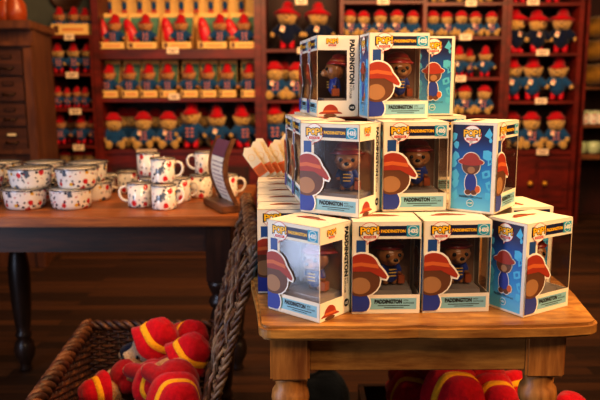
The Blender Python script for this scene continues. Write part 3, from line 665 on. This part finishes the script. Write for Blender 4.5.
# M: middle case
Mc, bx = bookcase('divided_bookcase', 'mahogany bookcase with three columns of plush bears behind the boxes', 262.3, 505, [(0, 49, .022), (0, 100, .022), (0, 149, .03), (1, 1, .022), (1, 37, .022), (1, 78, .022), (1, 115, .022), (2, 3, .022), (2, 37, .022), (2, 78, .022), (2, 115.5, .022), (1, 152, .03), (2, 152, .03)], ups=(342, 424), post=.035)
bx('cupboard_front', (ux(262.3)+.0355, YB+.02, ZF+.08), (ux(505)-.0355, YB+.05, vz(152)-.031), 'mahog')
# R: right case
Rc, bx = bookcase('cupboard_bookcase', 'mahogany bookcase over a two door cupboard with brass knobs', 505.3, 581, [(0, 3.5, .022), (0, 54, .022), (0, 102, .022), (0, 151, .035)], post=.035)
zc = vz(151)-.036
bx('cupboard_front', (ux(505.3)+.0355, YB+.02, ZF+.06), (ux(581)-.0355, YB+.05, zc), 'mahog')
for u0, u1, ku in ((512, 541, 535), (544, 575, 550)):
    d = bx('door', (ux(u0), YB+.004, ZF+.12), (ux(u1), YB+.0195, zc-.045), 'mahog', .004)
    ox, oy, oz = Rc.location; b = MB(); b.box((ux(u0)+.045-ox, YB-.005-oy, ZF+.17-oz), (ux(u1)-.045-ox, YB+.0035-oy, zc-.095-oz), 'mahog'); b.obj('door_panel', d, bevel=.003)
    b = MB(); b.ell((ux(ku)-ox, YB-.025-oy, at(300, 184, Y=YB).z-oz), .019, 'brass', 14); b.lathe([(.008, 0), (.008, .03)], 'brass', 12, Matrix.Translation((ux(ku)-ox, YB+.005-oy, at(300, 184, Y=YB).z-oz)) @ Matrix.Rotation(R(90), 4, 'X')); b.obj('knob', d, True)
# S: narrow shelf at left
Sc, bx = bookcase('narrow_shelf_unit', 'narrow dark shelf unit of small plush bears beside the filing cabinet', 47, 94.5, [(0, 34, .022), (0, 72, .022), (0, 107.5, .022), (0, 144.5, .022), (0, 176, .022)], post=.02, z1=vz(33.9))
# E: shelf at the far right
Ec, bx = bookcase('open_shelf_unit', 'dark open shelf unit at the right picture edge with pale crockery', 584, 650, [(0, 88, .022), (0, 126, .022), (0, 156, .035)], post=.02, smat='signw')
row(Sc, [(61, 27, 'boxed', 5), (75, 27, 'boxed', -10), (87, 26, 'boxed', 8)], 34, NM, 'bears in the yellow tray', 'in tray atop narrow shelf unit', dy=.16)
row(Sc, [(59.5, 28, 'stand'), (75, 28, 'stand'), (89, 28, 'stand')], 72, NM, 'bears on the narrow unit', 'second shelf of narrow unit', dy=.12)
row(Sc, [(59, 20, 'boxed'), (68, 19, 'boxed'), (77.5, 20, 'boxed'), (86, 19, 'boxed')], 107.5, NM, 'bears on the narrow unit', 'third shelf of narrow unit', dy=.12)
row(Sc, [(61.5, 28, 'boxed', 8), (72.5, 26, 'boxed', 0, .13), (82, 28, 'boxed', -5), (94, 27, 'boxed', 5, .05)], 144.5, NM, 'bears on the narrow unit', 'fourth shelf of narrow unit', dy=.12)
row(Sc, [(66, 25, 'sit'), (79.5, 25, 'sit'), (91, 25, 'sit')], 176, NM, 'bears on the narrow unit', 'lowest shelf of narrow unit', dy=.14)
row(A, [(114, 36, 'sit', 14), (145, 37, 'sitt', 0), (169, 37, 'sitt', 4), (192, 44, 'stand', -6), (218, 40, 'standt', 10), (243, 41, 'stand', 22)], 149, NM, 'bears on the base of the display case', 'base of display case', dy=.10)
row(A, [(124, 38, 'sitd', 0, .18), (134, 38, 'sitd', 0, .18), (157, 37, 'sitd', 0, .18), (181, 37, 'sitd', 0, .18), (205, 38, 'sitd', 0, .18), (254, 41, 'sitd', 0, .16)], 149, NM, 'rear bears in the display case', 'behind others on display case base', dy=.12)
row(Mc, [(288, 45, 'big', -3), (319, 44, 'big', 10)], 49, NM, 'large bears in the divided bookcase', 'top left of divided bookcase', dy=.12)
row(Mc, [(276, 38, 'sitt', 3), (286, 37, 'sitd', 0, .14), (298, 37, 'sitt', -8)], 100, NM, 'bears in the divided bookcase', 'middle left of divided bookcase', dy=.10)
row(Mc, [(275, 44, 'stand', 4), (297, 42, 'stand', 4)], 149, NM, 'bears in the divided bookcase', 'bottom left of divided bookcase', dy=.10)
row(Mc, [(350, 27, 'sitt', 12), (364, 26, 'sitt', 14), (381, 27, 'sitt', 0), (398, 27, 'sitt', -4), (413, 26, 'sit', -12)], 37, NM, 'bears in the divided bookcase', 'centre column of divided bookcase', dy=.09)
row(Mc, [(434, 26, 'sit', 10), (447, 25, 'sitt', 14), (461, 26, 'sit', 8), (476, 25, 'sitt', 0), (492, 25, 'sitt', -3)], 37, NM, 'bears in the divided bookcase', 'right column second shelf, divided bookcase', dy=.09)
row(Mc, [(459, 29, 'standt', 2), (469, 27, 'stand', -3, .1), (485, 29, 'standt', -6)], 78, NM, 'bears in the divided bookcase', 'right column third shelf, divided bookcase', dy=.09)
row(Mc, [(464, 29, 'sitt', 8), (483, 29, 'sitt', -10), (449, 28, 'sit', 0)], 115.5, NM, 'bears in the divided bookcase', 'right column lowest shelf, divided bookcase', dy=.09)
row(Mc, [(437, 26, 'sit', 8), (465, 26, 'sit', -10), (485, 26, 'sit', 0)], 3, NM, 'bears in the divided bookcase', 'right column top shelf, divided bookcase', dy=.09)
row(Rc, [(519, 40, 'stand', 5), (553, 40, 'stand', -5)], 3.5, NM, 'bears in the cupboard bookcase', 'top shelf of cupboard bookcase', dy=.10)
row(Rc, [(515, 42, 'big', 35), (537, 41, 'big', 20), (561, 42, 'big', -12)], 54, NM, 'bears in the cupboard bookcase', 'second shelf of cupboard bookcase', dy=.12)
row(Rc, [(512, 42, 'standt', 8), (532, 42, 'standt', 0), (557, 41, 'standt', -14)], 102, NM, 'bears in the cupboard bookcase', 'third shelf of cupboard bookcase', dy=.11)
row(Rc, [(510, 37, 'sitd', 8, .05), (530, 37, 'sitt', 4), (556, 37, 'sitt', -8)], 151, NM, 'bears in the cupboard bookcase', 'lowest shelf of cupboard bookcase', dy=.10)

# open display boxes with bears
def tray_box(u0, u1, vt, vbase, front_h, dpt, lab, group, dy=.02, red=None, bearu=None, bh=30, bl=''):
    z = vz(vbase)+.001; Y = YB+dy; x0, x1 = [(u-300)/FPX*depth(Y, z) for u in (u0, u1)]; H = (vbase-vt)*depth(Y, z)/FPX; fh = front_h*depth(Y, z)/FPX; t = .004
    r = thing('display_box', lab, 'box', ((x0+x1)/2, Y, z), 0, group); w = (x1-x0)/2
    b = MB(); b.box((-w, 0, 0), (w, t, fh), 'kraft'); b.box((-w, 0, 0), (-w+t, dpt, fh), 'kraft'); b.box((w-t, 0, 0), (w, dpt, fh), 'kraft'); b.box((-w, 0, 0), (w, dpt, t), 'kraft'); b.obj('tray', r)
    b = MB(); b.box((-w, dpt-t, fh if False else t), (w, dpt, H), 'kraft'); b.box((-w+.006, dpt-t-.001, fh), (w-.006, dpt-t-.0002, H-.03), 'kraftin')
    for s in (-1, 1): b.add([(s*w, dpt, H), (s*w, dpt, fh), (s*w, 0, fh)], [(0, 1, 2)], 'kraft')
    b.obj('backing_card', r)
    b = MB(); b.box((-w*.86, -.0012, fh*.2), (-w*.6, -.0002, fh*.85), 'brownp'); b.box((-w*.4, -.0012, fh*.42), (w*.7, -.0002, fh*.58), 'hatp2'); b.obj('front_print', r)
    if bearu is not None:
        yb = Y+dpt*.52; zz = z+.005
        place_bear('boxed', (bearu-300)/FPX*depth(yb, zz), yb, zz, bh*depth(yb, zz)/FPX, random.uniform(-8, 8), bl, 'bears in display boxes')
    if red is not None:
        xr = (red+5-300)/FPX*depth(Y+.08, z); o = link('red_pouch', POUCH); o.location = (xr, Y+.085, z+.012); o.rotation_euler = (0, R(random.uniform(-24, -12)), 0)
        tag(o, 'shiny red padded pouch beside the bear in the %s wide display box' % red_i[0], 'pouch', 'red pouches in the wide boxes')
pb = MB(); pb.ell((0, 0, .115), (.042, .024, .115), 'boot', 20); pb.box((-.02, -.026, .15), (.02, -.02, .17), 'redp'); POUCH = pb.mesh('red_pouch', True)
red_i = ['first']
for i, (u0, u1, bu, ru) in enumerate(((97, 125.5, 116, 104), (127.5, 158, 147, 134), (162.5, 192.5, 182, 168), (198, 228, 221, 204), (230, 258.5, 245, 235))):
    red_i[0] = ordn[i]
    tray_box(u0, u1, 12, 48.5, 7, .14, 'wide yellow display box, %s from left on upper display case shelf' % ordn[i], 'wide yellow display boxes', red=ru, bearu=bu, bh=32, bl='plush bear in the %s wide yellow display box from the left' % ordn[i])
for i, (u0, u1) in enumerate(((101, 119), (121.5, 139.5), (140.5, 158.5), (160, 177.5), (181, 199), (200, 217.5), (219, 237), (241, 258.5))):
    tray_box(u0, u1, 60, 97.5, 7.5, .12, 'slim yellow display box, %s from left on lower display case shelf' % ordn[i], 'slim yellow display boxes', bearu=(u0+u1)/2, bh=31, bl='plush bear in the %s slim yellow display box from the left' % ordn[i])
tray_box(52, 90, 21.5, 34, 11, .20, 'long yellow tray of bears on top of the narrow shelf unit', 'yellow tray', dy=.03)
# dangling keyring dolls on the board
kd = MB(); kd.ell((0, 0, .0), (.020, .014, .036), 'blue', 12); kd.ell((0, 0, .045), .022, 'fur', 12); kd.lathe([(.03, .052), (.02, .062), (.014, .08), (0, .084)], 'red', 14); kd.tube([(-.01, 0, -.03), (-.011, 0, -.06)], .008, 'boot', 6); kd.tube([(.01, 0, -.03), (.011, 0, -.06)], .008, 'boot', 6); kd.tube([(0, 0, .08), (0, 0, .17)], .002, 'rim', 5); kd = kd.mesh('keyring_doll', True)
for i, u in enumerate((113, 128, 143, 157, 170.5, 184, 198.5, 213, 227, 243)):
    z = vz(3); o = link('keyring_doll', kd); o.location = (ux(u)*1.06, YW-.10, z+.02); tag(o, 'small hanging keyring doll, %s from left above the wide yellow boxes' % (ordn+['ninth', 'tenth'])[i], 'keyring', 'keyring dolls over the display boxes')
b = MB(); b.tube([(ux(98)+.04, YW-.10, vz(3)+.19), (ux(258), YW-.10, vz(3)+.19)], .006, 'iron', 8); o = b.obj('hanging_rail', A); o.matrix_parent_inverse = Matrix.Translation(-Vector(A.location))
# price cards
cards = [(174, 49.5, 12, 'upper display case shelf edge'), (175, 95.5, 11, 'lower display case shelf edge'), (147, 151, 20, 'display case base below the seated bears'), (70.5, 35, 10, 'narrow unit under the yellow tray'), (73, 73, 12, 'narrow unit second shelf'), (76, 109.5, 12, 'narrow unit third shelf'), (79, 145.5, 11, 'narrow unit fourth shelf'),
         (303, 1.5, 12, 'left column top of the divided bookcase'), (303, 50.5, 9, 'left column shelf under the large bears'), (385, 2, 12, 'centre column top of the divided bookcase'), (473, 4.5, 11, 'right column top of the divided bookcase'), (467, 38.5, 12, 'right column second shelf of the divided bookcase'), (461, 80, 12, 'right column third shelf of the divided bookcase'),
         (535, 4, 12, 'cupboard bookcase top shelf'), (544, 54.5, 13, 'cupboard bookcase second shelf'), (542, 103, 12, 'cupboard bookcase third shelf'), (543, 154, 12, 'cupboard bookcase counter edge')]
for u, v, w, lab in cards:
    p = at(u, v, Y=YB-.016); ww = w*depth(YB, p.z)/FPX/2; b = MB(); b.box((-ww, 0, -.022), (ww, .004, .022), 'tag'); b.box((-ww*.7, -.001, .002), (ww*.7, -.0002, .008), 'brownp'); b.box((-ww*.5, -.001, -.010), (ww*.4, -.0002, -.005), 'brownp')
    o = b.obj('price_card'); o.location = p; tag(o, 'small cream price card on the '+lab, 'price card', 'price cards on shelf edges')
# crockery etc. on the far right unit
mgm = MB(); mgm.lathe([(.035, 0), (.048, .01), (.052, .05), (.046, .088), (.042, .09), (.040, .085), (.044, .05), (.04, .01), (0, .01)], 'mint', 24); mgm.tube([(.048, 0, .07), (.075, 0, .065), (.078, 0, .035), (.048, 0, .02)], .007, 'mint', 8); mgm = mgm.mesh('pale_mug', True)
for i, u in enumerate((590, 604, 618)):
    o = link('pale_mug', mgm); o.location = (ux(u), YB+.09, vz(156)+.001); o.rotation_euler = (0, 0, i); tag(o, 'pale green glazed mug on the open shelf unit, %s from the case' % ordn[i], 'mug', 'pale mugs at the right')
for i, u in enumerate((590, 598.5, 607)):
    b = MB(); b.box((-.028, 0, 0), (.028, .10, .10), 'enamel'); b.box((-.029, -.001, .075), (.029, .101, .101), 'mint'); o = b.obj('patterned_tin', bevel=.003); o.location = (ux(u), YB+.05, vz(126)+.001); tag(o, 'small patterned tin with green lid, %s in its row, open shelf unit' % ordn[i], 'tin', 'patterned tins at the right')
for i, (u, v, r_) in enumerate(((604, 88, 1), (603, 63, .95), (605, 39, .9))):
    b = MB(); b.ell((0, 0, .095), (.19, .15, .10), 'sack', 24); o = link('folded_textile', blob([((0, 0, .085), (.13*r_, .13, .085)), ((.04, 0, .10), (.12*r_, .12, .075)), ((-.03, -.03, .07), (.10, .11, .07))], 'sack', .012, 2, 'textile')); o.location = (ux(u), YB+.20, vz(v)+.001); tag(o, 'rumpled amber coloured textile bundle, %s from the bottom of the right edge pile' % ordn[i], 'textile', 'amber textiles')
# wall plate
p = at(67, -9, Y=5.6); b = MB(); b.lathe([(0, 0), (.10, .0), (.12, .02), (.135, .03), (.135, .036), (.115, .03), (.09, .012), (0, .01)], 'cabd', 40, Matrix.Rotation(R(90), 4, 'X')); o = b.obj('wall_plate', None, True); o.location = (p.x, 5.648, p.z); tag(o, 'round dark wooden plate hanging on the grey wall', 'plate')

# ------------------------------------------------------------------ filing cabinet at left
c0 = at(31, 18, Y=4.0); c1 = at(52, 27, Y=4.62); ztop = c0.z
F = thing('filing_cabinet', 'tall old oak filing cabinet with rows of labelled drawers at left', 'cabinet', (c0.x, 4.0, ZF))
def fz(v): return at(20, v, Y=4.0).z-ZF
dxy = (c1.x-c0.x, .62); Hc = ztop-ZF
def prism(pts, z0, z1, mat): return slab(pts, z0, z1, mat)
body = [(-1.2, .02), (0, .02), (dxy[0], dxy[1]), (dxy[0]-.2, dxy[1]+.25), (-1.2, dxy[1]+.25)]
b = prism(body, 0, Hc-.05, 'cab'); b.obj('carcass', F)
top = [(-1.25, -.035), (.015, -.035), (dxy[0]+.035, dxy[1]-.02), (dxy[0]-.17, dxy[1]+.27), (-1.25, dxy[1]+.27)]
b = prism(top, Hc-.05, Hc, 'cab'); b.obj('cornice', F, bevel=.008)
b = MB(); b.box((-1.2, -.02, fz(44)), (.005, .0195, fz(39)), 'cab'); b.obj('ledge', F, bevel=.004)
b = MB(); b.box((-1.2, -.006, fz(152)), (-.002, .0195, fz(146)), 'cab'); b.obj('ledge', F, bevel=.004)
b = MB(); b.box((-.05, -.008, 0), (.0, .0195, fz(44)), 'cab'); b.obj('corner_post', F, bevel=.004)
for i, (va, vb) in enumerate(((48, 73), (75, 99), (101, 124), (126, 147))):
    for (x0, x1) in ((-.228, -.058), (-.41, -.24)):
        xs = 0; d = MB(); d.box((x0, -.004, fz(vb)), (x1, .0195, fz(va)), 'cabd'); do = d.obj('drawer', F, bevel=.004); cx = (x0+x1)/2; z1 = fz(va); z0 = fz(vb)
        h = MB(); h.tube([(cx-.035, -.004, z0+.045), (cx-.03, -.022, z0+.04), (cx, -.028, z0+.036), (cx+.03, -.022, z0+.04), (cx+.035, -.004, z0+.045)], .005, 'iron', 8); h.obj('handle', do, True)
        h = MB(); h.box((cx-.03, -.009, z1-.045), (cx+.03, -.0045, z1-.025), 'iron'); h.box((cx-.025, -.0105, z1-.042), (cx+.025, -.0092, z1-.028), 'cream2' if i == 3 else 'cabd'); h.obj('label_holder', do)
jm = MB(); jm.lathe([(.05, 0), (.062, .01), (.066, .05), (.062, .10), (.045, .125), (.045, .14), (.05, .145), (.05, .165), (.02, .175), (0, .18)], 'amber', 24); jm = jm.mesh('amber_jar', True)
for i, u in enumerate((-3, 7, 17)):
    o = link('amber_jar', jm); o.location = ((u-300)/FPX*depth(4.12, .3), 4.12, ztop+.001); tag(o, 'amber glazed jar on the filing cabinet, %s from the right' % ordn[2-i], 'jar', 'jars on the filing cabinet')

# ------------------------------------------------------------------ bears with banded fire hats
def fire_bear(fur, coat='blue'):
    root = thing('plush_bear', 'x', 'plush bear'); hz = .62
    link('body', blob([((0, 0, hz), (.175, .165, .155)), ((0, -.15, hz-.035), (.08, .10, .065)), ((-.155, .02, hz+.09), (.05, .035, .05)), ((.155, .02, hz+.09), (.05, .035, .05)), ((0, .02, .30), (.2, .17, .24)), [(-.11, -.06, .13, .10), (-.16, -.30, .10, .088)], [(.11, -.06, .13, .10), (.16, -.30, .10, .088)],
         [(-.19, 0, .43, .07), (-.27, -.14, .25, .07)], [(.19, 0, .43, .07), (.27, -.14, .25, .07)]], fur, .018, 4), root)
    b = MB(); b.ell((0, -.215, hz-.04), (.066, .05, .052), 'furc', 16); b.obj('muzzle', root, True)
    link('coat', blob([((0, .015, .32), (.225, .195, .22)), [(-.17, 0, .44, .095), (-.26, -.11, .30, .088)], [(.17, 0, .44, .095), (.26, -.11, .30, .088)]], coat, .018, 2, 'coat'), root)
    for x in (-.085, .085):
        b = MB(); b.ell((x, -.145, hz+.02), (.022, .016, .022), 'nose', 12); b.obj('eye', root, True)
    b = MB(); b.ell((0, -.262, hz-.03), (.034, .02, .024), 'nose', 12); b.obj('nose', root, True)
    W_ = lambda t, j: (1+.035*math.sin(5*t), (.022*math.sin(3*t+1) if j < 2 else .006*math.sin(3*t)))
    b = MB(); b.lathe([(.275, -.075), (.285, -.06), (.245, .0), (.215, .05), (.205, .10), (.195, .17), (.16, .225), (.09, .255), (0, .262)], 'red', 36, wob=W_); h = b.obj('hat', root, True); h.location = (0, .085, hz+.085); h.rotation_euler = (R(-36), 0, 0); h.scale = (.95, .95, .9)
    b = MB(); b.lathe([(.226, .035), (.2285, .04), (.2125, .112), (.200, .110)], 'yellow', 36, wob=lambda t, j: (1+.035*math.sin(5*t), .006*math.sin(3*t))); k = b.obj('hat_band', h, True)
    return root
P['fire'] = fire_bear('furb', 'redd'); P['firep'] = fire_bear('furc', 'navyc')
def lay(kind, headpos, face_dir, up_dir, s, label, group, cat='plush bear'):
    """place a bear so its head centre is at headpos, muzzle towards face_dir, crown towards up_dir"""
    f = Vector(face_dir).normalized(); u = Vector(up_dir); u = (u-f*u.dot(f)).normalized(); x = (-f).cross(u)
    Mx = Matrix((( x.x, -f.x, u.x), (x.y, -f.y, u.y), (x.z, -f.z, u.z)))
    o = copy_tree(P[kind]); o.name = 'plush_bear'; o.scale = (s, s, s); o.rotation_euler = Mx.to_euler()
    o.location = Vector(headpos)-Mx @ Vector((0, 0, .62*s)); return tag(o, label, cat, group)
g = 'plush bears in red hats in the hamper'
lay('firep', at(146, 347, Y=1.80), (-.8, -.5, -.1), (.55, -.15, .75), .26, 'bear facing left with white muzzle at the rear of the hamper', g)
lay('fire', at(185, 342, Y=1.88), (-.3, .9, .1), (.35, -.1, .85), .24, 'bear whose red hat shows between the others at the hamper back', g)
lay('fire', at(180, 362, Y=1.66), (-.8, -.5, -.2), (.55, -.15, .75), .235, 'bear with blue scarf facing left beside the hamper lid', g)
lay('fire', at(152, 388, Y=1.62), (-.5, -.1, -.5), (.62, -.55, .55), .235, 'bear lying with its banded hat towards the front middle of the hamper', g)
lay('fire', at(170, 400, Y=1.50), (-.5, .1, -.5), (.60, -.62, .5), .25, 'bear head down, round red hat nearest the viewer in the hamper', g)
lay('fire', at(107, 392, Y=1.72), (.3, .2, -.6), (-.70, -.55, .45), .22, 'bear in shadow lying by the left wall of the hamper', g)
# crate under the pine table
C_ = thing('dark_crate', 'dark wooden crate on the floor beneath the pine table', 'crate', (.36, 1.72, ZF))
for a, c in (((-.19, -.22, .0), (.30, -.205, .2)), ((-.19, .205, .0), (.30, .22, .2)), ((-.19, -.204, .0), (-.175, .204, .2)), ((.285, -.204, .0), (.30, .204, .2))):
    b = MB(); b.box(a, c, 'darkw'); b.obj('side_board', C_)
b = MB(); b.box((-.174, -.204, .0), (.284, .204, .10), 'darkw'); b.obj('bottom_board', C_)
g2 = 'plush bears in the crate under the table'
lay('fire', at(445, 398, Y=1.62), (-.5, .2, -.5), (.45, -.8, .45), .31, 'plush bear with red hat crown facing out, middle of the under-table crate', g2)
lay('fire', at(484, 402, Y=1.62), (-.4, .2, -.4), (.55, -.7, .5), .27, 'plush bear with wide yellow hat band at right in the under-table crate', g2)
lay('fire', at(414, 396, Y=1.74), (.3, .2, -.4), (-.5, -.7, .55), .27, 'plush bear with dark red hat at left in the under-table crate', g2)
lay('firep', at(516, 402, Y=1.72), (.5, -.6, -.1), (.2, .1, .9), .22, 'plush bear peering past the turned leg from the crate', g2)
lay('fire', at(462, 387, Y=1.87), (.1, .8, .2), (.1, -.3, .9), .26, 'plush bear with orange red hat at the back of the crate', g2)
lay('fire', at(566, 422, Y=1.60), (.1, .6, -.4), (.0, -.4, .9), .20, 'plush bear just outside the table leg, only its hat top showing', g2)
b = link('canvas_bag', blob([((0, 0, .17), (.13, .12, .17)), ((.05, .0, .22), (.09, .10, .14)), ((-.06, 0, .12), (.10, .11, .12)), [(-.06, 0, .33, .012), (-.04, 0, .40, .012), (.03, 0, .41, .012), (.07, 0, .34, .012)]], 'bag', .010, 2, 'bag')); b.location = (.035, 1.86, ZF+.001); b.scale = (.78, .78, .78); tag(b, 'dark blue canvas bag slumped on floor under the pine table', 'bag')
for k in list(P): drop(P[k])

# ------------------------------------------------------------------ lights
def area(name, loc, target, size, power, col, sy=None):
    l = bpy.data.lights.new(name, 'AREA'); l.energy = power; l.color = col; l.size = size
    if sy: l.shape = 'RECTANGLE'; l.size_y = sy
    o = bpy.data.objects.new(name, l); COL.objects.link(o); o.location = loc
    o.rotation_euler = (Vector(target)-Vector(loc)).to_track_quat('-Z', 'Y').to_euler(); return o
WARM, WARM2, COOL = (1, .60, .27), (1, .66, .33), (.66, .76, 1)
area('daylight_left', (-1.75, .66, -.02), (0, 1.0, -.12), .62, 32, COOL, 1.65)  # left daylight; no door, panel stretched to the floor to shape the box glare
area('ceiling_spot_table', (.55, 1.0, 1.35), (.2, 1.25, -.3), .30, 24, (1, .60, .26))
area('ceiling_spot_back', (.65, 2.1, 1.3), (.15, 1.35, -.2), .4, 20, WARM)
area('front_fill', (.55, -.35, 1.15), (.25, 1.25, -.15), .6, 33, (1, .70, .42))  # added warm fill from the front, brightens the box interiors
area('lamp_right', (1.75, .75, .45), (.35, 1.2, -.2), .35, 24, (1, .60, .26))
area('shelf_wash_left', (-.7, 3.2, 1.15), (-.9, 5.3, -.15), .6, 33, WARM)
area('shelf_wash_centre', (.5, 3.2, 1.2), (.45, 5.3, 0), .6, 36, WARM)
area('shelf_wash_right', (1.5, 3.3, .9), (1.75, 5.3, -.2), .6, 34, WARM)
area('enamel_spot', (-.6, 1.9, 1.3), (-.62, 2.25, -.4), .3, 10, (1, .66, .36))
w = bpy.data.worlds.new('room_air'); SC.world = w; w.use_nodes = True
w.node_tree.nodes['Background'].inputs[0].default_value = (.30, .24, .22, 1); w.node_tree.nodes['Background'].inputs[1].default_value = .12

# ------------------------------------------------------------------ camera
cam = bpy.data.cameras.new('camera'); cam.sensor_width = 36; cam.lens = FPX*36/600; cam.clip_start = .01
co = bpy.data.objects.new('camera', cam); COL.objects.link(co)
co.rotation_euler = (Matrix.Rotation(math.pi/2-TH, 4, 'X') @ Matrix.Rotation(ROLL, 4, 'Z')).to_euler(); co.location = (0, 0, 0)
cam.dof.use_dof = True; cam.dof.focus_distance = 1.24; cam.dof.aperture_fstop = 5.0
SC.camera = co
SC.view_settings.view_transform = 'Standard'; SC.view_settings.look = 'None'; SC.view_settings.exposure = .12; SC.view_settings.gamma = .86
